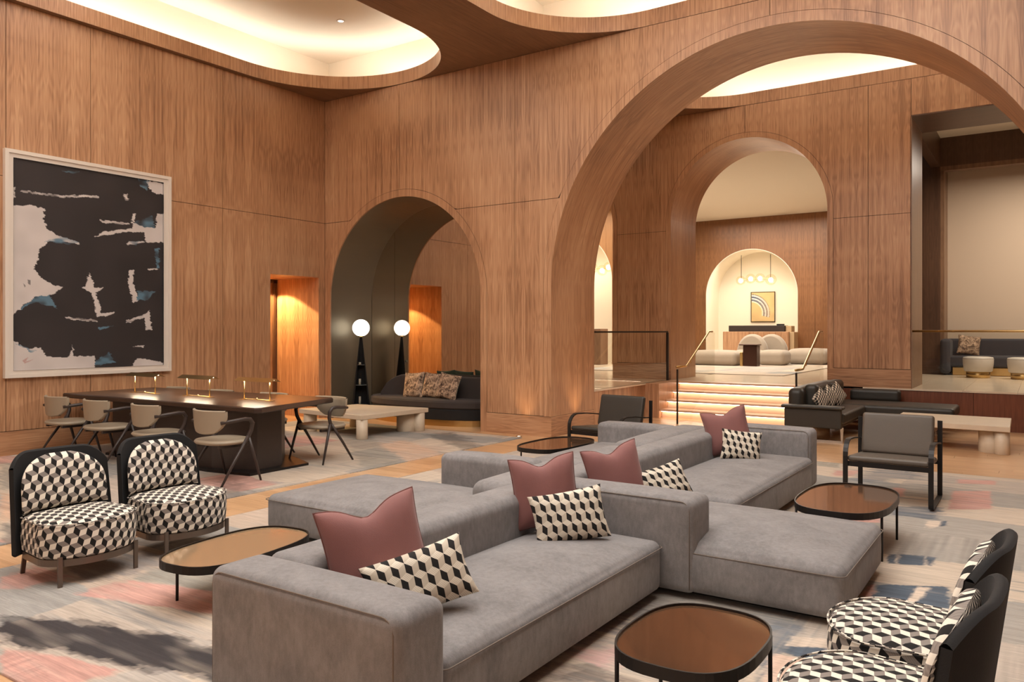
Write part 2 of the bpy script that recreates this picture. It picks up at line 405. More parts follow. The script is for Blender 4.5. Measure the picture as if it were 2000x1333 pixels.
# ---------------------------------------------------------------- room numbers
XL, YB, YR, Y2, Y2R, HC, P = -11.71, 10.73, 12.17, 15.6, 17.03, 6.22, .67
BIG = (-3.07, 2.40, 3.43); ALC = (-9.73, 2.33, 1.83); ARC2 = (-4.93, 4.00, 1.57); ARC3 = (-9.43, 4.00, 1.57)
NICHE = (-8.335, 2.95, 1.565)
XR = 6.0; YN = -6.0; JZ = 3.82
def curtain(mb, x0, x1, z0, z1, y0, y1, arches=(), R0=0.0):
    """solid wall piece between x0..x1, z0..z1, y0..y1 with round arches (cx, spring, R) cut out"""
    cuts = {x0, x1}
    for cx, zs, R in arches:
        R += R0
        for q in (cx-R, cx+R):
            if x0 < q < x1: cuts.add(q)
    cuts = sorted(cuts)
    for a, b in zip(cuts[:-1], cuts[1:]):
        mid = (a+b)/2; ar = None
        for cx, zs, R in arches:
            if abs(mid-cx) < R+R0: ar = (cx, zs, R+R0)
        if ar is None: mb.box(a, b, y0, y1, z0, z1); continue
        cx, zs, R = ar
        t0 = math.acos(max(-1, min(1, (a-cx)/R))); t1 = math.acos(max(-1, min(1, (b-cx)/R))); n = max(4, int((t0-t1)/PI*72))
        xs = [cx+R*math.cos(t0+(t1-t0)*i/n) for i in range(n+1)]
        lo = [max(z0, zs+math.sqrt(max(0, R*R-(x-cx)**2))) for x in xs]
        for i in range(n):
            if min(lo[i], lo[i+1]) >= z1: continue
            l0, l1 = min(lo[i], z1), min(lo[i+1], z1); p, q = xs[i], xs[i+1]
            v = [(p, y0, l0), (q, y0, l1), (q, y0, z1), (p, y0, z1), (p, y1, l0), (q, y1, l1), (q, y1, z1), (p, y1, z1)]
            mb.add(v, [(0, 1, 2, 3), (5, 4, 7, 6), (0, 4, 5, 1), (3, 2, 6, 7)])
def ring(cx, zs, Ri, Ro, y0, y1, zb, n=72):
    mb = MB(); pi = [(cx-Ri, zb)]; po = [(cx-Ro, zb)]
    for k in range(n+1):
        t = PI-PI*k/n; pi.append((cx+Ri*math.cos(t), zs+Ri*math.sin(t))); po.append((cx+Ro*math.cos(t), zs+Ro*math.sin(t)))
    pi.append((cx+Ri, zb)); po.append((cx+Ro, zb)); L = [0]
    for i in range(1, len(pi)): L.append(L[-1]+math.dist(pi[i], pi[i-1]))
    for i in range(len(pi)-1):
        a, b, c, d = pi[i], pi[i+1], po[i], po[i+1]
        v = [(a[0], y0, a[1]), (b[0], y0, b[1]), (b[0], y1, b[1]), (a[0], y1, a[1])]
        mb.add(v, [(0, 1, 2, 3)], True, [(y0, L[i]), (y0, L[i+1]), (y1, L[i+1]), (y1, L[i])])
        v = [(a[0], y0, a[1]), (b[0], y0, b[1]), (d[0], y0, d[1]), (c[0], y0, c[1])]
        mb.add(v, [(3, 2, 1, 0)], False, [(p[0], p[2]) for p in v])
        mb.add([(a[0], y1, a[1]), (b[0], y1, b[1]), (d[0], y1, d[1]), (c[0], y1, c[1])], [(0, 1, 2, 3)], False, [(L[i], 0), (L[i+1], 0), (L[i+1], Ro-Ri), (L[i], Ro-Ri)])
        mb.add([(c[0], y0, c[1]), (d[0], y0, d[1]), (d[0], y1, d[1]), (c[0], y1, c[1])], [(3, 2, 1, 0)], False, [(0, 0)]*4)
    return mb
G = .004
def panels(parent, seams, zs, y, depth, arches, R0, m=WOOD):
    for a, b in zip(seams[:-1], seams[1:]):
        for c, d in zip(zs[:-1], zs[1:]):
            mb = MB(); curtain(mb, a+G, b-G, c+G, d-G, y, y+depth, arches, R0)
            if mb.v: mb.build('wall_panel', m, parent)
# back wall (first arcade)
mb = MB(); curtain(mb, XL-.5, XR, 0, HC, YB+.014, YR, [BIG, ALC], .13); wb = struct(mb.build('wall_back', JOINT))
AR1 = [(BIG[0], BIG[1], BIG[2]+.14), (ALC[0], ALC[1], ALC[2]+.13)]
panels(wb, [XL, -9.75, -7.20, -3.05, .4, 3.2, XR], [.33, JZ, HC], YB, .013, AR1, .006)
mb = MB(); curtain(mb, XL, XR, .33, HC, YR, YR+.012, AR1, .006); mb.build('wall_lining', WOOD, wb)
ring(BIG[0], BIG[1], BIG[2], BIG[2]+.14, YB-.004, YR+.012, .33).build('arch_lining', WOOD, wb)
r_ = ring(ALC[0], ALC[1], ALC[2], ALC[2]+.13, YB-.004, YB+.03, .0); r_.build('arch_trim', WOOD, wb)
ring(ALC[0], ALC[1], ALC[2]+.004, ALC[2]+.12, YB+.03, 11.885, .0).build('alcove_lining', SMOKE, wb)
mb = MB(True)
for a, b in ((XL, ALC[0]-ALC[2]-.13), (ALC[0]+ALC[2]+.13, BIG[0]-BIG[2]-.14), (BIG[0]+BIG[2]+.14, XR)): mb.box(a, b, YB-.006, YB+.014, 0, .33-G)
mb.box(BIG[0]-BIG[2]-.14, BIG[0]-BIG[2]+.004, YB-.006, YR, 0, .33-G); mb.box(BIG[0]+BIG[2]-.004, BIG[0]+BIG[2]+.14, YB-.006, YR, 0, .33-G)
struct(mb.build('baseboard_back', WOOD))
# mirror at the back of the alcove: three sheets with seams
mr = MB(); mr.box(-11.7, -7.8, 11.90, 11.93, 0, 4.3); mrr = mr.build('mirror_backing', JOINT, wb)
for a, b in ((-11.56, -10.92), (-10.92, -7.9)):
    q = MB(); q.box(a+.003, b-.003, 11.885, 11.899, .0, 4.25); q.build('mirror_pane', MIRROR, wb)

# left wall with door recess
DY0, DY1, DZ, DX = 9.41, 10.585, 2.76, -12.98
wl = MB()
wl.box(XL-.3, XL-.014, YN, DY0, 0, HC); wl.box(XL-.3, XL-.014, DY1, YB+1.4, 0, HC); wl.box(XL-.3, XL-.014, DY0, DY1, DZ, HC)
wl = struct(wl.build('wall_left', JOINT))
sy = [YN, -3.3, -.9, 1.3, 3.2, 4.99, 6.14, 8.40, DY0, DY1, YB]
for a, b in zip(sy[:-1], sy[1:]):
    for c, d in ((.33, JZ), (JZ, HC)):
        if a == DY0 and c < 1: c = DZ
        q = MB(); q.box(XL-.013, XL, a+(G if a != DY0 else 0), b-(G if b != DY1 else 0), c+G*(c != DZ), d-G); q.build('wall_panel', WOOD, wl)
q = MB(True); q.box(XL-.014, XL+.004, YN, DY0, 0, .33-G); q.box(XL-.014, XL+.004, DY1, YB, 0, .33-G); struct(q.build('baseboard_left', WOOD))
q = MB(); q.box(DX, XL-.002, DY1-.012, DY1+.05, 0, DZ); q.box(DX, XL-.002, DY0-.05, DY0+.006, 0, DZ); q.box(DX, XL-.002, DY0-.05, DY1+.05, DZ-.012, DZ+.04)
q.build('recess_lining', WOOD, wl)
q = MB(); q.box(DX-.05, DX, DY0, DY1, 0, DZ-.08); dr = struct(q.build('door_1', WOOD))
for z in (.35, 1.45, 2.35):
    q = MB(); q.tube([(DX+.012, DY1-.02, z-.07), (DX+.012, DY1-.02, z+.07)], .012, 8); q.build('hinge', BRASS, dr)
q = MB(); q.box(DX, DX+.05, DY1-.10, DY1-.045, 0, DZ-.02); q.box(DX, DX+.05, DY0, DY1, DZ-.08, DZ-.0); q.build('door_frame', WOODD, dr)

q = MB(); q.box(XL-.3, XR+.3, YN-.2, YN, 0, HC); struct(q.build('wall_rear', WOOD))
q = MB(); q.box(XR, XR+.2, YN, 22.0, 0, 6.5); struct(q.build('wall_right', WOOD))
# second arcade wall
RO = (-1.94, 5.56)
w2 = MB(); A2 = [ARC2, ARC3]
curtain(w2, -12.0, RO[0]-.0, P, HC, Y2+.014, Y2R, A2, .10); w2.box(RO[0], XR, Y2+.014, Y2R, RO[1], HC)
w2.box(-3.375, XR, Y2+.014, Y2+.20, 0, P-.03); w2 = struct(w2.build('wall_inner', JOINT))
A2p = [(c, z, r+.105) for c, z, r in A2]
panels(w2, [-12, -7.86+.0, -4.93, -2.65, RO[0]], [P+.34, JZ, HC], Y2, .013, A2p, .006)
panels(w2, [RO[0], 1.0, 3.5, XR], [RO[1], HC], Y2, .013, [], .0)
for a in A2: ring(a[0], a[1], a[2], a[2]+.105, Y2-.003, Y2R, P).build('arch_lining', WOOD, w2)
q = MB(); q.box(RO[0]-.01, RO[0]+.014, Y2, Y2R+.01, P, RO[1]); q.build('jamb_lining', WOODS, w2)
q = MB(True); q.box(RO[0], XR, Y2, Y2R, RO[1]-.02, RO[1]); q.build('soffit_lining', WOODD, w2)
q = MB(True)
for a, b in ((-7.86, -6.5), (-3.36, RO[0])): q.box(a, b, Y2-.008, Y2+.014, P, P+.34-G)
struct(q.build('baseboard_inner', WOOD))
x = -3.375
RED = wood('red_walnut', (92, 48, 30), (112, 62, 40), (132, 78, 52), leaf=.08)
while x < 3:
    q = MB(); q.box(x+.003, x+1.2-.003, Y2, Y2+.013, 0, P-.035); q.build('platform_panel', RED, w2); x += 1.2
# platforms (upper level)
def tiles(parent, x0, x1, y0, y1, sx, sy, z, m):
    for i in range(int(round((x1-x0)/sx))):
        for j in range(int(round((y1-y0)/sy))):
            q = MB(); q.box(x0+i*sx+.0015, x0+(i+1)*sx-.0015, y0+j*sy+.0015, y0+(j+1)*sy-.0015, z-.03, z); q.build('floor_tile', m, parent)
f2 = MB(); f2.box(-18, -6.56, YR+.013, 30, P-.6, P-.03); f2.box(-6.56, XR, Y2+.03, 30, P-.6, P-.03)
f2 = struct(f2.build('floor_upper', JOINT))
tiles(f2, -6.5, -3.3, Y2-.02, 18.02, .8, .61, P, MARBLE)
tiles(f2, RO[0]-.8, 2.86, Y2-.02, 21.18, .8, .7, P, MARBLE)
tiles(f2, -10.5, -6.5, YR+.013, 15.58, 1.0, .57, P, MARBLE)
q = MB(); q.box(-18, -6.52, 15.6, 30, P-.03, P-.002); q.box(-6.6, -2.7, 18.0, 30, P-.03, P-.002); q.build('floor_surface', MARBLE, f2)
# face of the left platform, coplanar with the arch jamb
pf = MB(); pf.box(-6.56, -6.514, YR+.013, Y2, 0, P-.03); pf = struct(pf.build('trim_platform', JOINT))
for a, b in ((YR+.013, 13.7), (13.7, 15.6)):
    q = MB(); q.box(-6.514, -6.5, a+.003, b-.003, 0, P-.032); q.build('platform_panel', WOOD, pf)
q = MB(); q.box(-6.54, -6.48, YR+.013, Y2-.01, P-.03, P+.0); q.build('edge_trim', MARBLE, pf)

# stairs with lit risers
st = tag(thing('staircase', 'broad stone staircase with glowing strips under each step, rising through the arch', 'staircase', (0, 0, 0)), kind='structure')
rz_ = P/4
for k in range(4):
    yf = 14.35+.3*k; z1 = rz_*(k+1)
    q = MB(); q.box(-6.2, -3.41, yf, Y2-.03 if k == 3 else yf+.36, z1-.035, z1); q.build('tread', TREAD, st)
    q = MB(); q.box(-6.2, -3.41, yf+.085, yf+.10, z1-rz_, z1-.035); q.build('riser', TREAD, st)
    q = MB(); q.box(-6.19, -3.46, yf+.035, yf+.065, z1-.043, z1-.0355); q.build('led_strip', STEPLED, st)
q = MB(); q.box(-6.5, -6.205, 14.3, Y2-.012, 0, P); q.build('stair_cheek', WOOD, st)
q = MB(); q.box(-3.405, -3.378, 14.3, Y2-.012, 0, P); q.build('stair_cheek', WOOD, st)

# glass balustrades
def balustrade(name, label, x, zb):
    t = thing(name, label, 'railing', (x, 14.5, 0))
    pts = [(13.56, 0.02), (13.56, 1.03), (14.02, 1.03), (15.22, 1.67), (15.55, 1.67), (15.55, P+.01), (15.25, P+.01), (14.95, .51), (14.65, .35), (14.34, .18), (14.30, .02)]
    q = MB(); M = Matrix(((0, 0, 1, -.006), (1, 0, 0, -14.5), (0, 1, 0, 0), (0, 0, 0, 1)))
    q.prism(pts, 0, .012, M=M); q.build('glass_panel', GLASS, t)
    q = MB(); q.tube([(0, 13.58-14.5, .0), (0, 13.58-14.5, 1.0)], .014, flat=(.02, .03)); q.build('end_post', BRONZE, t)
    q = MB(); q.tube([(0, 13.54-14.5, 1.045), (0, 14.01-14.5, 1.045), (0, 15.22-14.5, 1.69), (0, 15.42-14.5, 1.69)], .02, 10); q.build('handrail', BRASS, t)
    for y in (14.25, 15.0):
        z = 1.045+(y-14.01)*(.645/1.21)
        q = MB(); q.tube([(0, y-14.5, z-.08), (0, y-14.5, z)], .008, 8); q.build('bracket', BRASS, t)
    return t
balustrade('glass_balustrade', 'sloping glass balustrade on the left side of the lit stairs', -5.53, 0)
balustrade('glass_balustrade', 'sloping glass balustrade on the right side of the lit stairs, by the black sofa', -3.42, 0)
t = thing('glass_railing', 'straight glass railing on the platform edge left of the stairs', 'railing', (-6.5, 13.8, P))
for a, b in ((12.2, 13.72), (13.73, 15.42)):
    q = MB(); q.box(-.006, .006, a-13.8, b-13.8, 0, 1.0); q.build('glass_panel', GLASS, t)
q = MB(); q.box(-.02, .02, 12.2-13.8, 15.42-13.8, 1.0, 1.03); q.build('handrail', BRONZE, t)
q = MB(); q.box(-.02, .02, 15.40-13.8, 15.45-13.8, 0, 1.0); q.build('end_post', BRONZE, t)
t = thing('glass_railing', 'glass railing with brass top bar in front of the two poufs', 'railing', (0, 15.66, P))
xs = [-1.92, -1.14, .5, 2.1]
for a, b in zip(xs[:-1], xs[1:]):
    q = MB(); q.box(a+.004, b-.004, -.006, .006, 0, 1.01); q.build('glass_panel', GLASS, t)
q = MB(); q.tube([(-1.93, 0, 1.03), (2.1, 0, 1.03)], .02, 12); q.build('handrail', BRASS, t)

# far wall with lit niche
wf = MB(); curtain(wf, -20, -2.6, P, 5.62, 27.014, 27.3, [NICHE], .02); wf = struct(wf.build('wall_far', JOINT))
panels(wf, [-14, -12.0, -10.32, NICHE[0], -6.2, -4.4, -2.6], [P, 5.62], 27.0, .013, [NICHE], .02, wood('far_walnut', (108, 70, 42), (134, 90, 56), (156, 108, 70), leaf=.1))
ring(NICHE[0], NICHE[1], NICHE[2], NICHE[2]+.02, 26.995, 28.25, P).build('niche_lining', PLASTER, wf)
q = MB(); q.box(-10.4, -6.4, 28.25, 28.35, P, 5.2); q.build('niche_back', PLASTER, wf)
# left niche wall
N2 = (-12.7, 3.3, 1.57)
wn = MB(); curtain(wn, -16, -10.95, P, 5.62, 22.0, 22.25, [N2], .02); wn = struct(wn.build('wall_niche', wood('tan_veneer', (140, 96, 58), (168, 120, 76), (186, 138, 92))))
ring(N2[0], N2[1], N2[2], N2[2]+.02, 21.995, 23.2, P).build('niche_lining', PLASTER, wn)
q = MB(); q.box(-14.5, -10.95, 23.2, 23.3, P, 5.2); q.build('niche_back', PLASTER, wn)
# lounge ceiling, side walls
q = MB(); q.box(-20, -2.55, Y2R, 30, 5.62, 5.72); struct(q.build('ceiling_lounge', PLASTER))
q = MB(); q.box(-18.2, -18, YR, 30, 0, HC); struct(q.build('wall_lounge_left', PLASTER))
q = MB(); q.box(-2.62, -2.55, Y2R, 28, P, 6.6); struct(q.build('wall_partition', WOODD))
q = MB(); q.box(-12.2, -12.0, YR, Y2R, P, HC); struct(q.build('wall_passage', WOOD))
# right side room
q = MB(); q.box(-2.55, -2.0, 21.10, 21.3, P, 6.5); pr_ = struct(q.build('wall_pier', WOODD))
q = MB(True); q.box(-2.55, -1.995, 21.085, 21.10, P, P+.34); struct(q.build('baseboard_pier', WOODD))
q = MB(); q.box(-2.0, XR, 21.10, 21.35, 5.60, 6.5); q.box(-2.2, -2.0, Y2R, 21.10, 5.60, 6.5); struct(q.build('trim_beam', WOODD))
q = MB(); q.box(-2.0, XR, 21.10, 21.35, 5.50, 5.60); q.box(-2.0, -1.92, 21.12, 21.9, P, 5.6); struct(q.build('trim_frame', WOODS))
q = MB(); q.box(-2.2, XR, 21.9, 22.0, P, 6.5); struct(q.build('wall_beige', BEIGE))
q = MB(); q.box(-2.2, XR, Y2R, 22.0, 6.28, 6.4); struct(q.build('ceiling_side_room', PLASTER))

# ---------------------------------------------------------------- ceiling with lit cut-outs
def stadium(x0, x1, y0, y1, r, n=28):
    return rrect(x0, x1, y0, y1, r, n)
C1 = stadium(-11.60, -7.75, -4.0, 10.722, 1.92); C2 = stadium(-6.5, .4, -4.0, 10.727, 1.7); C3 = stadium(-6.5, .4, 12.25, 15.597, 1.66); C4 = stadium(-11.6, -7.75, 12.25, 15.597, 1.65)
def ceil_with_holes(name, x0, x1, y0, y1, z, holes):
    import bmesh
    bm = bmesh.new()
    for zz in (z,):
        loops = [[(x0, y0), (x1, y0), (x1, y1), (x0, y1)]]+holes; ed = []
        for L in loops:
            vs = [bm.verts.new((p[0], p[1], zz)) for p in L]
            ed += [bm.edges.new((vs[i-1], vs[i])) for i in range(len(vs))]
        bmesh.ops.triangle_fill(bm, edges=ed, use_beauty=False, use_dissolve=False)
    for f in bm.faces:
        if f.normal.z > 0: f.normal_flip()
    r = bmesh.ops.extrude_face_region(bm, geom=list(bm.faces)); bmesh.ops.translate(bm, vec=(0, 0, .002), verts=[v for v in r['geom'] if isinstance(v, bmesh.types.BMVert)])
    bmesh.ops.recalc_face_normals(bm, faces=bm.faces)
    mb = MB(); bm.verts.index_update()
    mb.add([v.co[:] for v in bm.verts], [[v.index for v in f.verts] for f in bm.faces]); bm.free()
    return struct(mb.build(name, WOODS))
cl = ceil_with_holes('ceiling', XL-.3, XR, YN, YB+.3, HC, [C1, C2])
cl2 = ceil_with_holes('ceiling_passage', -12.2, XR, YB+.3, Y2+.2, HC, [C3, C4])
def coffer(hole, x0, x1, y0, y1, parent, H=7.10):
    n = len(hole); z0, z1 = HC, HC+.235
    q = MB(); L = 0
    cx = sum(p[0] for p in hole)/n; cy = sum(p[1] for p in hole)/n
    outer = []
    for i in range(n):
        a = Vector(hole[i-1]); b = Vector(hole[(i+1) % n]); d = (b-a).normalized(); outer.append((hole[i][0]+d.y*.02, hole[i][1]-d.x*.02))
    for i in range(n):
        j = (i+1) % n; d = math.dist(hole[i], hole[j])
        for A, fl in ((hole, 1), (outer, 0)):
            v = [(A[i][0], A[i][1], z0), (A[j][0], A[j][1], z0), (A[j][0], A[j][1], z1), (A[i][0], A[i][1], z1)]
            q.add(v, [(0, 1, 2, 3) if not fl else (3, 2, 1, 0)], True, [(L, 0), (L+d, 0), (L+d, .235), (L, .235)])
        v = [(hole[i][0], hole[i][1], z1), (hole[j][0], hole[j][1], z1), (outer[j][0], outer[j][1], z1), (outer[i][0], outer[i][1], z1)]
        q.add(v, [(0, 1, 2, 3)]); L += d
    q.build('fascia', WOOD, parent)
    q = MB(); q.box(x0, x1, y0, y1, H, H+.05); q.box(x0-.05, x0, y0, y1, HC+.03, H); q.box(x1, x1+.05, y0, y1, HC+.03, H); q.box(x0, x1, y0-.05, y0, HC+.03, H); q.box(x0, x1, y1, y1+.05, HC+.03, H)
    q.build('coffer', PLASTER, parent)
    # led strip lying behind the fascia
    q = MB(); o1 = []; o2 = []
    for i in range(n):
        a = Vector(hole[i-1]); b = Vector(hole[(i+1) % n]); d = (b-a).normalized()
        o1.append((hole[i][0]+d.y*.08, hole[i][1]-d.x*.08)); o2.append((hole[i][0]+d.y*.13, hole[i][1]-d.x*.13))
    for i in range(n):
        j = (i+1) % n; v = [(*o1[i], HC+.19), (*o1[j], HC+.19), (*o2[j], HC+.19), (*o2[i], HC+.19)]
        q.add(v, [(3, 2, 1, 0)])
    q.build('led_strip', LED, parent)
coffer(C1, -11.95, -7.42, -4.3, 11.05, cl); coffer(C2, -6.85, .75, -4.3, 11.05, cl)
coffer(C3, -6.9, .8, 11.9, 15.95, cl2); coffer(C4, -11.95, -7.4, 11.9, 15.95, cl2)
def downlight(x, y, z, label):
    t = thing('downlight', label, 'light', (x, y, z))
    q = MB(); q.lathe([(.05, 0), (.075, 0), (.075, -.012), (.05, -.012), (.05, 0)], 20); q.build('bezel', WHITEF, t)
    q = MB(); q.lathe([(0.0005, -.004), (.05, -.004)], 20, smooth=False); q.build('lens', DOWNL, t)
downlight(-10.1, 9.62, 7.10, 'small round downlight in the left ceiling coffer')
downlight(-8.6, 22.3, 5.62, 'tiny downlight on the cream ceiling beyond the inner arch')

for ux, uy, ul in ((-6.98, 10.52, 'small round uplight set in the floor before the pier, by the rug corner'), (-6.25, 11.5, 'small floor uplight inside the big arch, behind the dark lounge chair')):
    t = thing('floor_uplight', ul, 'light', (ux, uy, .0)); q = MB(); q.lathe([(.03, 0), (.05, 0), (.05, .012), (.03, .012)], 20); q.build('bezel', CHROME, t)
    q = MB(); q.lathe([(0.0005, .008), (.03, .008)], 20, smooth=False); q.build('lens', DOWNL, t)
# ---------------------------------------------------------------- floor planks
fb = MB(); fb.box(XL-1.4, XR, YN, Y2, -.12, -.012); fb = struct(fb.build('floor', JOINT))
PW = .198
def plank(a, b, y0, parent, mb=None):
    q = mb or MB(True); q.box(a+.0015, b-.0015, y0+.0012, y0+PW-.0012, -.012, 0)
    if mb is None: q.build('floor_plank', FLOORW, parent)
rest = MB(True); cnt = 0; row = 0; y = YN
while y < Y2-.01:
    off = (row*1.27) % 2.9; x = XL-1.3-off
    while x < XR:
        a, b = max(x, XL-1.3), min(x+2.9, XR); x += 2.9
        if b <= a: continue
        vis = (y > 10.3 and b > -7.2 and a < 2) or (1.2 < y <= 10.3 and b > -6.9 and a < -6.1) or (y <= 1.9 and y > .8 and b > -5.2 and a < -3.4)
        if vis and cnt < 300: plank(a, b, y, fb); cnt += 1
        else: plank(a, b, y, fb, rest)
    y += PW; row += 1
tag(rest.build('floor_planks', FLOORW, fb), kind='stuff')

# ---------------------------------------------------------------- woven rugs and canvas (colour per vertex = the dyed / painted pattern)
def vnoise(X, Y, fx, fy, seed):
    rs = np.random.RandomState(seed); T = rs.rand(257, 257)
    x = (X*fx) % 256; y = (Y*fy) % 256; i = x.astype(int); j = y.astype(int); a = x-i; b = y-j
    a = a*a*(3-2*a); b = b*b*(3-2*b); i1 = (i+1) % 257; j1 = (j+1) % 257
    return (T[i, j]*(1-a)+T[i1, j]*a)*(1-b)+(T[i, j1]*(1-a)+T[i1, j1]*a)*b
def inpoly(X, Y, poly):
    r = np.zeros(X.shape, bool); n = len(poly)
    for i in range(n):
        x1, y1 = poly[i-1]; x2, y2 = poly[i]
        if y1 == y2: continue
        c = ((Y > min(y1, y2)) & (Y <= max(y1, y2))) & (X < (x2-x1)*(Y-y1)/(y2-y1)+x1); r ^= c
    return r
def L3(*c): return np.array(lin(*c)[:3])
def rug_pattern(X, Y, seed, patches, cell=1.25, mul=.92):
    rs = np.random.RandomState(seed)
    pal = [L3(206, 190, 172), L3(196, 182, 168), L3(176, 168, 158), L3(214, 196, 176), L3(168, 164, 158), L3(198, 178, 160), L3(186, 176, 166)]
    out = np.zeros(X.shape+(3,)); out[:] = pal[0]
    wx = X+.12*(vnoise(X, Y, .8, 3, seed+1)-.5); wy = Y+.12*(vnoise(X, Y, 3, .8, seed+2)-.5)
    bx = np.floor((wx+50)/cell).astype(int); by = np.floor((wy+50+.4*(bx % 3))/(cell*.62)).astype(int)
    h = ((bx*73856093) ^ (by*19349663)) % 1009
    for k in range(7):
        m = (h % 7) == k; out[m] = pal[k]
    sx = vnoise(X, Y, .9, 28, seed+3)*.6+vnoise(X, Y, 3, 70, seed+4)*.4
    sy = vnoise(X, Y, 28, .9, seed+5)*.6+vnoise(X, Y, 70, 3, seed+6)*.4
    s = np.where((h//7) % 3 == 0, sy, sx)
    blot = vnoise(X, Y, 1.3, 1.1, seed+7)
    d = L3(118, 120, 120)
    a = np.clip((s-.46)*2.6, 0, .85)*np.clip(blot*1.8-.25, 0, 1); out = out*(1-a[..., None])+d*a[..., None]
    pk = ((h % 23) == 3)*np.clip(vnoise(X, Y, 2, 9, seed+8)*1.6, 0, .85); out = out*(1-pk[..., None])+L3(206, 158, 144)*pk[..., None]
    for poly, col, al, jit in patches:
        m = 0
        for q in range(3):
            jx = X+jit*1.5*(vnoise(X, Y, 3.5, 24, seed+9+q)-.5)*2; jy = Y+jit*.35*(vnoise(X, Y, 9, 14, seed+30+q)-.5)*2
            m = m+inpoly(jx, jy, poly)/3.0
        m = m*al*(0.45+.55*np.clip(1.7*(vnoise(X, Y, 1.4, 34, seed+11)*.5+.5*vnoise(X, Y, 5, 11, seed+12))+.1, 0, 1)); out = out*(1-m[..., None])+L3(*col)*m[..., None]
    out *= (.76+.48*s)[..., None]*mul
    return np.clip(out, 0, 1)
def grid_obj(name, P0, U, V, nu, nv, colf, matl, thick, parent=None, sc=1.0):
    """flat slab spanned by U, V from P0 with vertex colours colf(s, t)"""
    P0, U, V = map(np.array, (P0, U, V)); a = np.linspace(0, 1, nu+1); b = np.linspace(0, 1, nv+1)
    A, B = np.meshgrid(a, b, indexing='ij'); P = P0+A[..., None]*U+B[..., None]*V
    top = P.reshape(-1, 3); N = np.cross(U, V); N = N/np.linalg.norm(N)
    idx = np.arange((nu+1)*(nv+1)).reshape(nu+1, nv+1)
    F = np.stack([idx[:-1, :-1], idx[1:, :-1], idx[1:, 1:], idx[:-1, 1:]], -1).reshape(-1, 4)
    rim = np.concatenate([idx[:, 0], idx[-1, 1:], idx[::-1, -1][1:], idx[0, ::-1][1:-1]]); nr = len(rim); base = len(top)
    bot = top[rim]-N*thick; V_ = np.concatenate([top, bot]); q = np.arange(nr)
    S = np.stack([rim, base+q, base+(q+1) % nr, rim[(q+1) % nr]], -1)
    me = bpy.data.meshes.new(name); nF = len(F)+len(S)
    me.vertices.add(len(V_)); me.vertices.foreach_set('co', V_.astype(np.float32).ravel())
    fl_ = np.concatenate([F, S]).astype(np.int32); me.loops.add(nF*4); me.loops.foreach_set('vertex_index', fl_.ravel())
    me.polygons.add(nF); me.polygons.foreach_set('loop_start', np.arange(0, nF*4, 4, dtype=np.int32)); me.polygons.foreach_set('loop_total', np.full(nF, 4, dtype=np.int32))
    me.update(calc_edges=True)
    C = colf(A, B).reshape(-1, 3); C = np.concatenate([C, C[rim]]); C4 = np.ones((len(C), 4), np.float32); C4[:, :3] = C
    at = me.color_attributes.new('Col', 'FLOAT_COLOR', 'POINT'); at.data.foreach_set('color', C4.ravel())
    me.materials.append(matl); o = bpy.data.objects.new(name, me); COL.objects.link(o)
    if parent: o.parent = parent
    return o
W = lambda L: [xy(a, b, .01) for a, b in L]
PK, CH, SLT, CR, GG, DG = (202, 156, 144), (58, 53, 54), (92, 102, 114), (226, 206, 186), (150, 146, 136), (128, 122, 120)
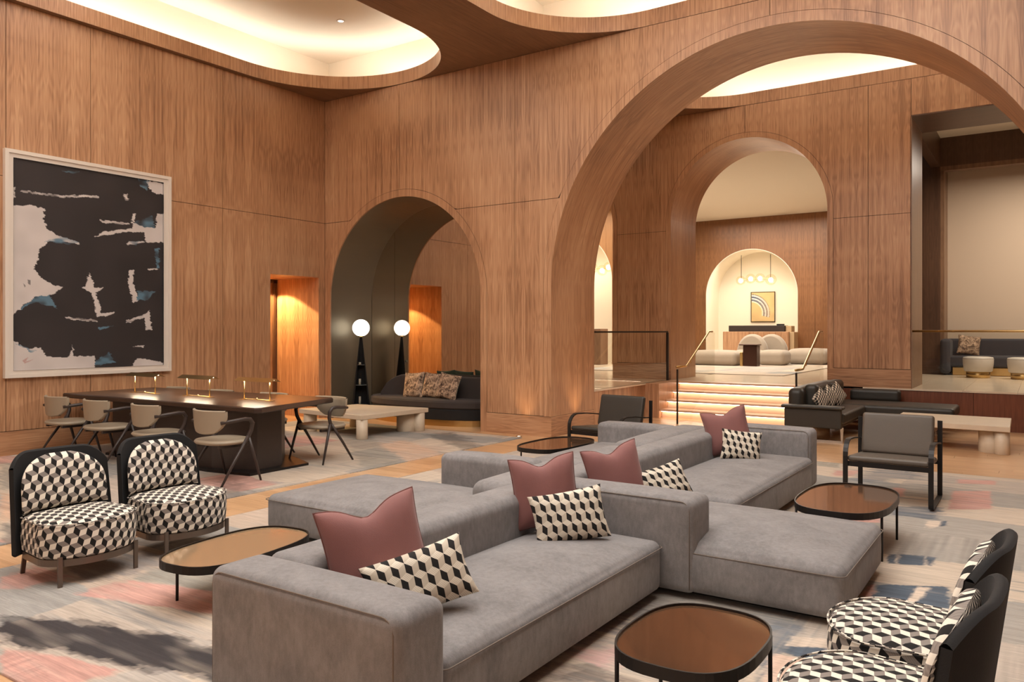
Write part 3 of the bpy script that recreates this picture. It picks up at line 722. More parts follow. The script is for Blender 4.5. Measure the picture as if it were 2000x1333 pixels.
pt2 = [(W([(0, 1205), (150, 1213), (300, 1238), (440, 1268), (900, 1330), (900, 1400), (430, 1340), (380, 1322), (260, 1302), (120, 1277), (0, 1257)]), CH, 1.0, .12),
       (W([(0, 1268), (130, 1285), (235, 1312), (150, 1340), (20, 1340), (0, 1318)]), PK, 1, .04),
       (W([(140, 1162), (250, 1135), (425, 1155), (600, 1190), (600, 1230), (425, 1202), (300, 1185)]), PK, .95, .04),
       (W([(0, 1130), (70, 1108), (140, 1128), (30, 1152), (0, 1152)]), PK, .9, .05),
       (W([(255, 1130), (350, 1103), (470, 1130), (460, 1162)]), GG, .9, .05), (W([(110, 1098), (300, 1080), (330, 1105), (160, 1140)]), DG, .7, .1),
       (W([(1862, 960), (1935, 960), (1937, 996), (1850, 996)]), PK, 1, .02), (W([(1870, 937), (1945, 940), (1943, 948), (1868, 945)]), PK, .95, .02),
       (W([(1632, 920), (1682, 920), (1668, 931), (1622, 931)]), PK, .95, .03), (W([(1745, 953), (1768, 955), (1762, 972), (1745, 972)]), PK, .9, .02),
       (W([(1680, 1008), (1722, 1010), (1722, 1022), (1650, 1020)]), PK, 1, .02), (W([(1740, 990), (1842, 992), (1832, 1017), (1740, 1006)]), SLT, .8, .04),
       (W([(1740, 905), (1790, 905), (1800, 935), (1690, 945), (1660, 935)]), SLT, .55, .1), (W([(1600, 895), (1640, 900), (1640, 915), (1590, 910)]), GG, .8, .05),
       (W([(1735, 1084), (1752, 1084), (1748, 1102), (1733, 1102)]), SLT, 1, .01), (W([(1757, 1084), (1807, 1087), (1805, 1106), (1752, 1103)]), SLT, 1, .01), (W([(1811, 1088), (1829, 1090), (1818, 1107), (1809, 1104)]), SLT, 1, .01),
       (W([(1715, 1143), (1850, 1147), (1860, 1190), (1692, 1178)]), SLT, 1, .02), (W([(1793, 1147), (1818, 1149), (1800, 1170), (1784, 1181), (1768, 1181), (1780, 1165)]), CR, 1, .01),
       (W([(1690, 1150), (1708, 1142), (1698, 1180), (1670, 1185)]), PK, 1, .02), (W([(1810, 1018), (1850, 1020), (1846, 1028), (1812, 1033)]), CR, .9, .02),
       (W([(1838, 1020), (1850, 1018), (1848, 1028), (1836, 1030)]), SLT, 1, .01),
       (W([(1500, 1210), (1560, 1222), (1530, 1300), (1480, 1333), (1480, 1240)]), SLT, .6, .05), (W([(1545, 1243), (1620, 1250), (1620, 1268), (1530, 1262)]), CR, .8, .02), (W([(1532, 1262), (1620, 1268), (1620, 1290), (1560, 1285), (1525, 1276)]), SLT, 1, .03), (W([(1515, 1278), (1560, 1288), (1625, 1295), (1620, 1333), (1490, 1333)]), (222, 190, 170), 1, .02),
       (W([(1050, 1215), (1300, 1180), (1300, 1215), (1210, 1240), (1060, 1300)]), (128, 120, 122), .8, .15), (W([(1120, 1280), (1200, 1262), (1230, 1285), (1180, 1310)]), (198, 160, 152), .9, .08), (W([(1040, 1333), (1150, 1300), (1250, 1333)]), CH, .6, .1)]
def r2c(A, B): return rug_pattern(-6.15+A*8.95, 1.8+B*8.85, 21, pt2)
t = grid_obj('area_rug', (-6.15, 1.8, .012), (8.95, 0, 0), (0, 8.85, 0), 620, 610, r2c, RUGM, .012)
tag(t, 'large abstract rug in beige, pink and slate under the grey sectional sofa', 'rug')
pt1 = [(W([(0, 905), (60, 905), (80, 950), (0, 960)]), GG, .7, .1), (W([(0, 965), (90, 960), (110, 1010), (0, 1020)]), (214, 176, 148), .8, .1), (W([(0, 1025), (100, 1010), (120, 1060), (0, 1071)]), (120, 116, 110), .8, .1),
       (W([(420, 945), (470, 940), (500, 985), (440, 1000)]), CH, .5, .15), (W([(660, 850), (720, 850), (790, 905), (720, 925)]), GG, .7, .1), (W([(830, 850), (880, 845), (960, 880), (920, 885)]), CH, .55, .15), (W([(580, 850), (640, 855), (620, 870), (575, 865)]), PK, .7, .1),
       (W([(740, 870), (790, 860), (880, 892), (800, 905)]), (216, 182, 156), .8, .1)]
def r1c(A, B): return rug_pattern(-11.62+A*4.78, 2.8+B*7.6, 5, pt1, 1.0, .84)
t = grid_obj('area_rug', (-11.62, 2.8, .012), (4.78, 0, 0), (0, 7.6, 0), 300, 470, r1c, RUGM, .012)
tag(t, 'greyish streaked rug under the long dark dining table', 'rug')
def r3c(A, B): return rug_pattern(-10.5+A*6, 18.3+B*7.5, 77, [], 1.6, 1.0)
t = grid_obj('area_rug', (-10.3, 18.3, P+.012), (5.4, 0, 0), (0, 7.6, 0), 120, 150, r3c, RUGM, .012)
tag(t, 'pale marbled rug on the upper lounge floor beyond the stairs', 'rug')

# large abstract canvas on the left wall: shapes measured in the photograph, converted to the wall plane
def onwall(px, py, X=XL+.06):
    r = (px-1000)/FPX; c, s = math.cos(TH), math.sin(TH); Z = X/(r*c-s); return Z*(r*s+c), EYE-(py-HZ)*Z/FPX
def PZ(L): return [onwall(a/2.837, 280+b/2.837) for a, b in L]
CY0, CY1, CZ0, CZ1 = 5.06, 7.27, 1.16, 4.08
white = [PZ(q) for q in (
    [(60, 343), (160, 343), (250, 360), (243, 420), (268, 475), (330, 512), (440, 548), (450, 562), (380, 548), (270, 545), (228, 590), (190, 700), (232, 748), (300, 785), (355, 800), (290, 838), (210, 850), (130, 900), (60, 960)],
    [(60, 1085), (150, 1138), (232, 1130), (262, 1180), (345, 1192), (400, 1180), (525, 1178), (532, 1290), (60, 1300)],
    [(385, 1190), (403, 1120), (412, 1190)], [(730, 1240), (768, 1190), (872, 1207), (905, 1222), (905, 1240)],
    [(815, 205), (920, 225), (920, 290), (850, 272), (825, 240)],
    [(733, 392), (750, 388), (746, 440), (800, 466), (862, 470), (876, 393), (920, 393), (920, 548), (810, 552), (800, 493), (700, 492), (525, 520), (580, 490), (738, 474)],
    [(497, 720), (530, 800), (585, 800), (530, 825), (556, 900), (567, 945), (540, 965), (508, 828), (452, 803), (478, 795)],
    [(535, 950), (640, 930), (625, 948), (580, 962)], [(720, 703), (746, 702), (735, 742), (768, 872), (742, 882), (710, 762)],
    [(800, 950), (832, 930), (847, 1032), (814, 1037)], [(700, 985), (800, 950), (815, 962), (705, 998)],
    [(822, 694), (874, 694), (874, 702), (822, 702)], [(694, 282), (712, 280), (715, 318), (700, 320)],
    [(118, 258), (350, 288), (545, 288), (545, 300), (350, 300), (118, 268)], [(552, 425), (640, 432), (720, 445), (715, 452), (560, 438)],
    [(368, 962), (540, 978), (540, 990), (372, 975)], [(70, 240), (88, 240), (84, 300), (70, 330)], [(735, 1128), (805, 1118), (800, 1132)], [(720, 545), (800, 545), (800, 552), (700, 568)])]
blue = [PZ(q) for q in ([(770, 200), (830, 208), (820, 262), (785, 240)], [(755, 432), (850, 400), (855, 470), (800, 468), (750, 448)], [(270, 840), (210, 850), (100, 925), (200, 880), (320, 915), (290, 870)],
    [(610, 1160), (640, 1215), (525, 1235), (530, 1210)], [(765, 820), (860, 822), (815, 870), (760, 868)], [(330, 512), (440, 548), (380, 560), (250, 545), (330, 525)], [(120, 1120), (200, 1150), (180, 1160), (90, 1110)],
    [(345, 150), (445, 160), (400, 168)], [(862, 580), (885, 580), (885, 690), (870, 700)], [(545, 1020), (640, 1010), (560, 1035)], [(700, 545), (780, 542), (760, 566)])]
scr = [PZ(q) for q in ([(155, 755), (172, 757), (174, 784), (160, 782)], [(130, 775), (146, 790), (140, 800)], [(128, 1205), (160, 1185), (146, 1212), (190, 1198), (185, 1202), (140, 1222)])]
def cvc(A, B):
    Y = CY1-A*(CY1-CY0); Z = CZ0+B*(CZ1-CZ0)
    jx = (vnoise(Y, Z, 18, 18, 3)-.5)*.03+(vnoise(Y, Z, 8, 90, 4)-.5)*.035; jz = (vnoise(Y, Z, 26, 16, 5)-.5)*.025
    n = vnoise(Y, Z, 3, 3, 8); blk = L3(46, 40, 40)*(.75+.5*n[..., None]); wh = L3(206, 198, 194)*(.93+.14*vnoise(Y, Z, 6, 6, 9)[..., None])
    col = blk.copy(); m = np.zeros(Y.shape)
    st = np.clip(vnoise(Y, Z, 10, 70, 31)*1.6+.05, .25, 1)
    for k_, p in enumerate(white): m = np.maximum(m, inpoly(Y+jx, Z+jz, p)*(st if k_ >= 10 else 1.0))
    b = np.zeros(Y.shape)
    for p in blue: b = np.maximum(b, inpoly(Y+jx, Z+jz, p))
    col = col*(1-m[..., None])+wh*m[..., None]
    a = b*np.clip(vnoise(Y, Z, 9, 22, 12)*1.5-.1, 0, .95); bl = L3(92, 126, 146); col = col*(1-a[..., None])+bl*a[..., None]
    for i, p in enumerate(scr):
        q = inpoly(Y+jx*.2, Z+jz*.2, p)*(.75 if i < 2 else .55); col = col*(1-q[..., None])+(L3(70, 66, 66) if i < 2 else L3(176, 110, 96))*q[..., None]
    return col
t = thing('painting', 'huge black and white abstract painting in a white frame on the left wall', 'painting', (XL, 6.17, 1.06))
o = grid_obj('canvas', (.045, CY1-6.17, CZ0-1.06), (0, -(CY1-CY0), 0), (0, 0, CZ1-CZ0), 300, 390, cvc, CANVAS, .02, t)
# make canvas face the room
o.data.flip_normals()
q = MB(); fy0, fy1, fz0, fz1 = 4.95-6.17, 7.40-6.17, 0, 3.13
iy0, iy1, iz0, iz1 = CY0-6.17, CY1-6.17, CZ0-1.06, CZ1-1.06
for (a, b, c, d) in ((fy0, fy1, fz0, fz0+.05), (fy0, fy1, fz1-.05, fz1), (fy0, fy0+.05, fz0+.05, fz1-.05), (fy1-.05, fy1, fz0+.05, fz1-.05)): q.box(.002, .075, a, b, c, d)
for (a, b, c, d) in ((fy0+.05, fy1-.05, fz0+.05, iz0), (fy0+.05, fy1-.05, iz1, fz1-.05), (fy0+.05, iy0, iz0, iz1), (iy1, fy1-.05, iz0, iz1)): q.box(.002, .055, a, b, c, d)
q.build('frame', WHITEF, t)

# ---------------------------------------------------------------- grey modular sofa
RZ = .012
sf = thing('sectional_sofa', 'long grey modular sofa with seats on both sides of a low central back', 'sofa', (-3, 5, RZ))
def SB(name, x0, x1, y0, y1, z0, z1, r, crown=0, bulge=.0, seam=None, m=FABRIC):
    q = MB(); q.rbox(((x0+x1)/2+3, (y0+y1)/2-5, (z0+z1)/2-RZ), (x1-x0, y1-y0, z1-z0), r, crown, 9, bulge=bulge); o = q.build(name, m, sf)
    if seam is not None:
        p = [(a+3, b-5, seam-RZ) for a, b in rrect(x0-.001-bulge*.6, x1+.001+bulge*.6, y0-.001-bulge*.3, y1+.001+bulge*.3, r*.85, 5)]
        q = MB(); q.tube(p, .0035, 6, closed=True); q.build('piping', PIPING, o)
    return o
def arm_seam(o, x0, x1, y, z0, z1, r):      # cord round the visible face of an arm
    pts = [(x0+.03+3, y-5, z0-RZ)]
    for k in range(6): a = PI-PI/2*k/5; pts.append((x0+.03+r+r*math.cos(a)+3, y-5, z1-r+r*math.sin(a)-RZ))
    for k in range(6): a = PI/2-PI/2*k/5; pts.append((x1-.03-r+r*math.cos(a)+3, y-5, z1-r+r*math.sin(a)-RZ))
    pts.append((x1-.03+3, y-5, z0-RZ)); q = MB(); q.tube(pts, .0035, 6); q.build('piping', PIPING, o)
# right-hand side, near module
SB('seat', -2.82, -2.0, 2.46, 4.66, .06, .375, .05, .055, .015, .335)
SB('seat', -2.82, -1.98, 5.02, 8.42, .06, .375, .05, .055, .015, .335) if False else None
o = SB('armrest', -3.12, -1.97, 2.16, 2.46, .05, .645, .055, .01); arm_seam(o, -3.12, -1.97, 2.168, .08, .628, .06)
SB('backrest', -3.12, -2.80, 2.47, 4.69, .06, .635, .06, .01)
o = SB('armrest', -3.05, -1.80, 4.68, 5.00, .05, .645, .055, .01); arm_seam(o, -3.05, -1.80, 4.688, .08, .628, .06)
SB('chaise_seat', -2.80, -.93, 4.71, 6.02, .05, .355, .06, .075, .015, .31)
SB('seat', -2.84, -1.98, 6.03, 8.52, .06, .385, .05, .05, .015, .335)
SB('backrest', -3.12, -2.84, 5.01, 8.50, .06, .64, .06, .01)
o = SB('armrest', -3.12, -2.0, 8.53, 8.84, .05, .665, .06, .01); arm_seam(o, -3.12, -2.0, 8.538, .08, .65, .06)
# left-hand side
SB('chaise_seat', -5.34, -3.13, 4.24, 5.42, .05, .35, .06, .07, .02, .31)
SB('backrest', -3.52, -3.13, 4.62, 6.9, .34, .60, .09, .02)
SB('backrest', -3.52, -3.13, 6.92, 8.70, .06, .62, .09, .02)
o = SB('armrest', -4.46, -3.53, 5.43, 5.73, .05, .61, .055, .02)
SB('seat', -4.40, -3.53, 5.74, 8.40, .06, .38, .05, .05, .015, .335)
SB('armrest', -4.46, -3.53, 8.41, 8.70, .05, .60, .055, .01)
q = MB()
for x0, x1, y0, y1 in ((-3.0, -2.1, 2.3, 8.7), (-2.8, -1.05, 4.85, 5.9), (-5.2, -3.3, 4.4, 5.3), (-4.35, -3.3, 5.5, 8.6)): q.box(x0+3, x1+3, y0-5, y1-5, 0, .06)
q.build('plinth', BLACKM, sf)

# ---------------------------------------------------------------- cushions
def pillow(name, label, m, w, h, t, loc, face, lean=0, roll=0, chop=0, group=None, puff=1.0, piping=None, back=None, seed=1):
    """loc = centre; face = yaw of the front normal (deg from +X); lean = tilt back (deg); roll in its own plane"""
    R = Matrix.Rotation(math.radians(face), 4, 'Z') @ Matrix.Rotation(-math.radians(lean), 4, 'Y') @ Matrix.Rotation(math.radians(roll), 4, 'X')
    M = R @ Matrix(((0, 0, 1, 0), (1, 0, 0, 0), (0, 1, 0, 0), (0, 0, 0, 1)))
    root = thing(name, label, 'cushion', loc, 0, group); rs = random.Random(seed); ph = rs.random()*6
    def shape(u, v, sgn):
        x = w/2*u*(1-.075*(1-v*v)); y = h/2*v*(1-.075*(1-u*u))
        if chop and v > 0: y -= chop*h*math.exp(-((u+.05)/.38)**2)*v**3
        th = t/2*max(0, (1-u**4)*(1-v**4))**.55*puff
        th *= 1+.05*math.sin(3*u+ph)*math.cos(2.5*v+ph)
        if chop and v > 0: th *= 1-.35*math.exp(-((u+.05)/.25)**2)*v*v
        th += .009*math.sin(14*u+6*v*u+ph)*(v > .2)*(v-.2)*(1-v*v)*(1 if chop else 0)
        return (x, y, sgn*th)
    N = 22; co = lambda q: math.sin((q*2-1)*PI/2)
    q = MB(); q.grid(lambda a, b: M @ Vector(shape(co(a), co(b), 1)), N, N, True, lambda a, b: (w/2*co(a)*1.0, h/2*co(b)))
    if back is None: q.grid(lambda a, b: M @ Vector(shape(co(1-a), co(b), -1)), N, N, True, lambda a, b: (w/2*co(1-a)+.3, h/2*co(b)))
    q.build('cover', m, root)
    if back is not None:
        q = MB(); q.grid(lambda a, b: M @ Vector(shape(co(1-a), co(b), -1)), N, N, True, lambda a, b: (a, b)); q.build('back_cover', back, root)
    if piping is not None:
        pts = []
        for k in range(20): pts.append(M @ Vector(shape(-1+k/10, -1, 0)))
        for k in range(20): pts.append(M @ Vector(shape(1, -1+k/10, 0)))
        for k in range(20): pts.append(M @ Vector(shape(1-k/10, 1, 0)))
        for k in range(20): pts.append(M @ Vector(shape(-1, 1-k/10, 0)))
        q = MB(); q.tube(pts, .005, 6, closed=True); q.build('piping', piping, root)
    return root
MP = plain('mauve_piping', (112, 70, 64), .9)
G1 = 'mauve velvet cushions on the grey sofa'; G2 = 'cube-patterned lumbar cushions on the grey sofa'
pillow('cushion', 'mauve velvet cushion leaning in the near corner of the grey sofa', MAUVE, .50, .48, .17, (-2.66, 2.76, .655), -32, 16, 10, .14, G1, piping=MP, seed=1)
pillow('cushion', 'black and white cube-patterned lumbar cushion against the near armrest', CUBEP, .50, .29, .15, (-2.40, 2.78, .545), -42, 22, 16, 0, G2, seed=2)
pillow('cushion', 'mauve velvet cushion standing behind the patterned cushion at the middle armrest', MAUVE, .44, .46, .16, (-2.70, 4.38, .655), -48, 10, 6, .12, G1, piping=MP, seed=3)
pillow('cushion', 'cube-patterned lumbar cushion propped below a mauve one at the middle armrest', CUBEP, .48, .33, .15, (-2.46, 4.28, .54), -50, 18, 9, 0, G2, seed=4)
pillow('cushion', 'mauve velvet cushion half hidden behind the middle armrest', MAUVE, .50, .46, .16, (-2.66, 5.32, .62), -30, 14, 8, .12, G1, piping=MP, seed=5)
pillow('cushion', 'small cube-patterned cushion mostly hidden behind the middle armrest', CUBEP, .42, .28, .14, (-2.40, 5.62, .54), -40, 24, 14, 0, G2, seed=6)
pillow('cushion', 'mauve velvet cushion at the far end of the grey sofa', MAUVE, .46, .46, .16, (-2.72, 8.02, .665), -75, 8, 14, .12, G1, piping=MP, seed=7)
pillow('cushion', 'cube-patterned cushion at the far end of the grey sofa', CUBEP, .40, .31, .15, (-2.52, 7.86, .545), -62, 14, -6, 0, G2, seed=8)

# ---------------------------------------------------------------- cube-pattern slipper chairs
def cube_chair(name, label):
    t = thing(name, label, 'chair', (0, 0, 0))       # faces +X; centre of seat at origin
    prof = []                                          # D-shaped plan
    def plan(k, n, s=1.0):
        pts = []
        for i in range(n):
            a = -PI*.5+PI*i/(n-1); pts.append((.09+.235*math.cos(a)*s, .33*math.sin(a)*s))
        pts += [(-.20*s, .30*s), (-.26*s, .25*s), (-.28*s, 0), (-.26*s, -.25*s), (-.20*s, -.30*s)]
        return pts
    base = plan(0, 25); n = len(base); L = [0]
    for i in range(n): L.append(L[-1]+math.dist(base[i], base[(i+1) % n]))
    lev = [(.175, .93), (.19, .985), (.24, 1.0), (.31, 1.01), (.37, 1.0), (.395, .985), (.41, .95)]
    q = MB(); 
    for (z0, s0), (z1, s1) in zip(lev[:-1], lev[1:]):
        for i in range(n):
            j = (i+1) % n; v = [(base[i][0]*s0, base[i][1]*s0, z0), (base[j][0]*s0, base[j][1]*s0, z0), (base[j][0]*s1, base[j][1]*s1, z1), (base[i][0]*s1, base[i][1]*s1, z1)]
            q.add(v, [(0, 1, 2, 3)], True, [(L[i], z0), (L[i+1], z0), (L[i+1], z1), (L[i], z1)])
    rings_ = [(.95, .41), (.85, .425), (.6, .436), (.3, .442), (.02, .444)]
    for (s0, z0), (s1, z1) in zip(rings_[:-1], rings_[1:]):
        for i in range(n):
            j = (i+1) % n; v = [(base[i][0]*s0, base[i][1]*s0, z0), (base[j][0]*s0, base[j][1]*s0, z0), (base[j][0]*s1, base[j][1]*s1, z1), (base[i][0]*s1, base[i][1]*s1, z1)]
            q.add(v, [(0, 1, 2, 3)], True, [(p[1], -p[0]+.3) for p in v])
    q.add([(p[0]*.93, p[1]*.93, .175) for p in base], [list(range(n))[::-1]])
    seat = q.build('seat', CUBE, t)
    q = MB(); q.tube([(p[0]*1.0, p[1]*1.0, .41) for p in base], .005, 6, closed=True); q.build('piping', CUBE, seat)
    q = MB(); q.tube([(p[0]*.96, p[1]*.96, .155) for p in base], .01, closed=True, flat=(.012, .045), up=(0, 0, 1)); q.build('metal_rail', BRZL, t)
    for x, y, dx in ((.25, -.26, 0), (.25, .26, 0), (-.24, -.25, -.05), (-.24, .25, -.05)):
        q = MB(); q.tube([(x+dx, y, 0), (x, y, .20)], .01, flat=(.028, .014)); q.build('leg', BRZL, t)
    # backrest pad: arch-shaped, gently curved
    def bp(u, v, sgn):
        wd = .298*(1-.03*v) if v < .3 else .298*.991*max(0, 1-((v-.3)/.72)**2.8)**.5
        y = u*wd; z = .43+.385*v; a = abs(y)/.335
        x = -.275-.09*(z-.16)/.67+.09*a**3+.062
        th = .062*max(0, (1-abs(u)**4)*(1-(abs(2*v-1))**5))**.5
        return (x+sgn*th, y, z)
    co = lambda q: math.sin((q*2-1)*PI/2)
    q = MB(); q.grid(lambda a, b: bp(co(a), b, 1), 22, 18, True, lambda a, b: (bp(co(a), b, 1)[1], bp(co(a), b, 1)[2]))
    q.grid(lambda a, b: bp(co(1-a), b, -.4), 22, 18, True, lambda a, b: (a, b)); q.build('back_pad', CUBE, t)
    # velvet shell wrapping round the back
    def sh(u, v, off):
        hw = .335; y = u*hw; a = abs(u); top = .835-.10*max(0, (a-.5)/.5)**2.6; bot = .16
        z = bot+(top-bot)*v
        x = -.275-.09*v*(top-bot)/.67+.09*a**3+off*(-.028)
        y = math.copysign(min(abs(y), .335)-.015*v*max(0, a-.6)/.4, y)+math.copysign(off*.018*a, y)
        return (x, y, z)
    q = MB(); N = 36
    q.grid(lambda a, b: sh(1-2*a, b, 1), N, 10); q.grid(lambda a, b: sh(2*a-1, b, -.4), N, 10)
    for vv in (0, 1):
        q.grid(lambda a, b, vv=vv: tuple(Vector(sh(2*a-1, vv, -.4+1.4*b))+Vector((0, 0, (.012 if vv else -.012)*math.sin(PI*b)))), N, 4)
    for uu in (-1, 1): q.grid(lambda a, b, uu=uu: tuple(Vector(sh(uu, a, -.4+1.4*b))+Vector((0.014*math.sin(PI*b), 0, 0))), 10, 4)
    q.build('back_shell', VELVET, t)
    return t
BRZL = plain('bronze_leg', (112, 98, 88), .35, .7)
c0 = cube_chair('slipper_chair', 'cube-patterned slipper chair with black velvet back, nearest the left edge')
c0.location = (-5.61, 2.87, RZ)
cg = 'cube-patterned slipper chairs'; c0['group'] = cg
dup(c0, (-5.63, 3.64, RZ), 0, 'cube-patterned slipper chair between its twin and the dining chairs')
dup(c0, (-.48, 3.80, RZ), PI-.06, 'cube-patterned slipper chair seen from behind at right, the farther one')
dup(c0, (-.49, 3.04, RZ), PI-.06, 'cube-patterned slipper chair at the bottom right corner, cut by the frame')

# ---------------------------------------------------------------- low tables with bronze glass tops
def glass_table(label, outline, z, legs, topm, group='low metal side tables'):
    cx = sum(p[0] for p in outline)/len(outline); cy = sum(p[1] for p in outline)/len(outline)
    t = thing('side_table', label, 'table', (cx, cy, RZ), 0, group); P_ = [(a-cx, b-cy) for a, b in outline]
    z -= RZ
    q = MB(); q.tube([(a, b, z-.02) for a, b in P_], .01, closed=True, flat=(.008, .05), up=(0, 0, 1)); q.build('rim', BLACKM, t)
    q = MB(); q.prism([(a*.985, b*.985) for a, b in P_], z-.018, z-.006); q.build('glass_top', topm, t)
    for a, b in legs:
        a -= cx; b -= cy
        q = MB(); q.tube([(a, b, 0), (a, b, z-.02)], .0095, 10); q.build('leg', BLACKM, t)
    q = MB(); L = [(a-cx, b-cy) for a, b in legs]
    for i in range(len(L)//2): q.tube([(L[i][0], L[i][1], z-.05), (L[i+len(L)//2][0], L[i+len(L)//2][1], z-.05)], .006, 6)
    q.build('cross_brace', BLACKM, t)
    return t
def squircle(cx, cy, a, b, rot=0, n=48, e=2.8):
    out = []
    for k in range(n):
        t = 2*PI*k/n; c, s = math.cos(t), math.sin(t); x = a*math.copysign(abs(c)**(2/e), c); y = b*math.copysign(abs(s)**(2/e), s)
        out.append((cx+x*math.cos(rot)-y*math.sin(rot), cy+x*math.sin(rot)+y*math.cos(rot)))
    return out
def four(cx, cy, a, b): return [(cx+a, cy+b), (cx-a, cy+b), (cx-a, cy-b), (cx+a, cy-b)]
glass_table('rounded bronze-glass side table in the foreground, between sofa and slipper chair', squircle(-1.235, 3.225, .285, .385, 0), .40, four(-1.235, 3.225, .255, .23), BRZGL)
glass_table('bronze-glass side table in front of the right-hand lounge chair', squircle(-1.28, 6.65, .345, .61, 0), .385, four(-1.28, 6.65, .305, .36), BRZGL)
glass_table('oval side table with beige glass top beside the patterned slipper chairs', squircle(-4.32, 3.22, .30, .50, .12), .315, [(-4.13, 3.58), (-4.56, 3.42), (-4.50, 2.90), (-4.08, 2.92)], plain('beige_glass_top', (196, 164, 128), .08, .5))
glass_table('dark oval side table in front of the far lounge chair', squircle(-4.86, 8.15, .33, .60, 0), .35, four(-4.86, 8.15, .29, .34), BRZGL)

# ---------------------------------------------------------------- lounge chairs in flat steel
def lounge_chair(label, m):
    t = thing('lounge_chair', label, 'chair', (0, 0, RZ), 0, 'leather lounge chairs with flat steel frames')   # faces -Y
    W2, D2 = .375, .37
    for s in (-1, 1):
        x = s*W2; pts = [(x, D2+.03, .02), (x, -D2+.04, .02)]
        for k in range(1, 5): a = PI/2*k/4; pts.append((x, -D2+.04-.04*math.sin(a), .06-.04*math.cos(a)))
        pts += [(x, -D2, .46)]
        for k in range(1, 7): a = PI/2*k/6; pts.append((x, -D2+.16-.16*math.cos(a), .46+.15*math.sin(a)))
        pts += [(x, 0, .60), (x, .30, .565)]
        q = MB(); q.tube(pts, .01, flat=(.014, .045), up=(1, 0, 0)); q.build('side_frame', BLACKM, t)
        q = MB(); q.tube([(x, D2+.03, .02), (x, D2+.04, .78)], .01, flat=(.014, .045), up=(1, 0, 0)); q.build('leg', BLACKM, t)
    q = MB(); q.tube([(-W2, -D2+.02, .385), (W2, -D2+.02, .385)], .01, flat=(.014, .05), up=(0, 0, 1)); q.build('crossbar', BLACKM, t)
    q = MB(); q.tube([(-W2, D2+.02, .36), (W2, D2+.02, .36)], .01, flat=(.014, .04), up=(0, 0, 1)); q.build('crossbar', BLACKM, t)
    M = Matrix.Translation((0, -.02, .415)) @ Matrix.Rotation(math.radians(-4), 4, 'X')
    q = MB(); q.rbox((0, 0, 0), (.72, .68, .055), .024, .008, 6, M); q.build('seat', m, t)
    M = Matrix.Translation((0, .29, .628)) @ Matrix.Rotation(math.radians(-14), 4, 'X')
    q = MB(); q.rbox((0, 0, 0), (.67, .07, .42), .028, 0, 6, M); q.build('backrest', m, t)
    for s in (-1, 1):
        q = MB(); q.tube([(s*.335, .30, .56), (s*W2, .40, .56)], .008, 8); q.build('bracket', BLACKM, t)
    return t
lc = lounge_chair('taupe leather lounge chair with black flat steel arms, right of the sofa', GLEATH); lc.location = (-1.235, 8.63, RZ)
lc2 = lounge_chair('dark leather lounge chair with bluish steel frame behind the sofa, before the stairs', BLEATH); lc2.location = (-4.66, 9.15, RZ); lc2.rotation_euler = (0, 0, math.radians(-6))

# ---------------------------------------------------------------- dining table, chairs, lamps
TZ = .83
t = thing('dining_table', 'long dark wooden communal table with three brass lamps on it', 'table', (-9.4, 6.4, RZ))
q = MB(); q.prism([(-11.42+9.4, 5.60-6.4), (-7.40+9.4, 5.72-6.4), (-7.36+9.4, 5.80-6.4), (-7.68+9.4, 7.18-6.4), (-7.76+9.4, 7.24-6.4), (-11.42+9.4, 6.98-6.4)], TZ-.065-RZ, TZ-RZ, bev=.012); q.build('tabletop', TABW, t)
q = MB(); q.prism([(-8.35+9.4, 5.84-6.4), (-7.78+9.4, 6.06-6.4), (-7.80+9.4, 6.44-6.4), (-8.35+9.4, 6.95-6.4), (-10.6+9.4, 6.85-6.4), (-11.1+9.4, 6.4-6.4), (-10.6+9.4, 5.86-6.4)], .03, TZ-.065-RZ); q.build('pedestal', ESPR, t)
q = MB(); q.prism([(-8.30+9.4, 5.74-6.4), (-7.64+9.4, 5.85-6.4), (-7.66+9.4, 6.75-6.4), (-8.3+9.4, 7.02-6.4), (-10.6+9.4, 6.95-6.4), (-11.15+9.4, 6.4-6.4), (-10.6+9.4, 5.76-6.4)], 0, .03); q.build('floor_plate', BLACKM, t)
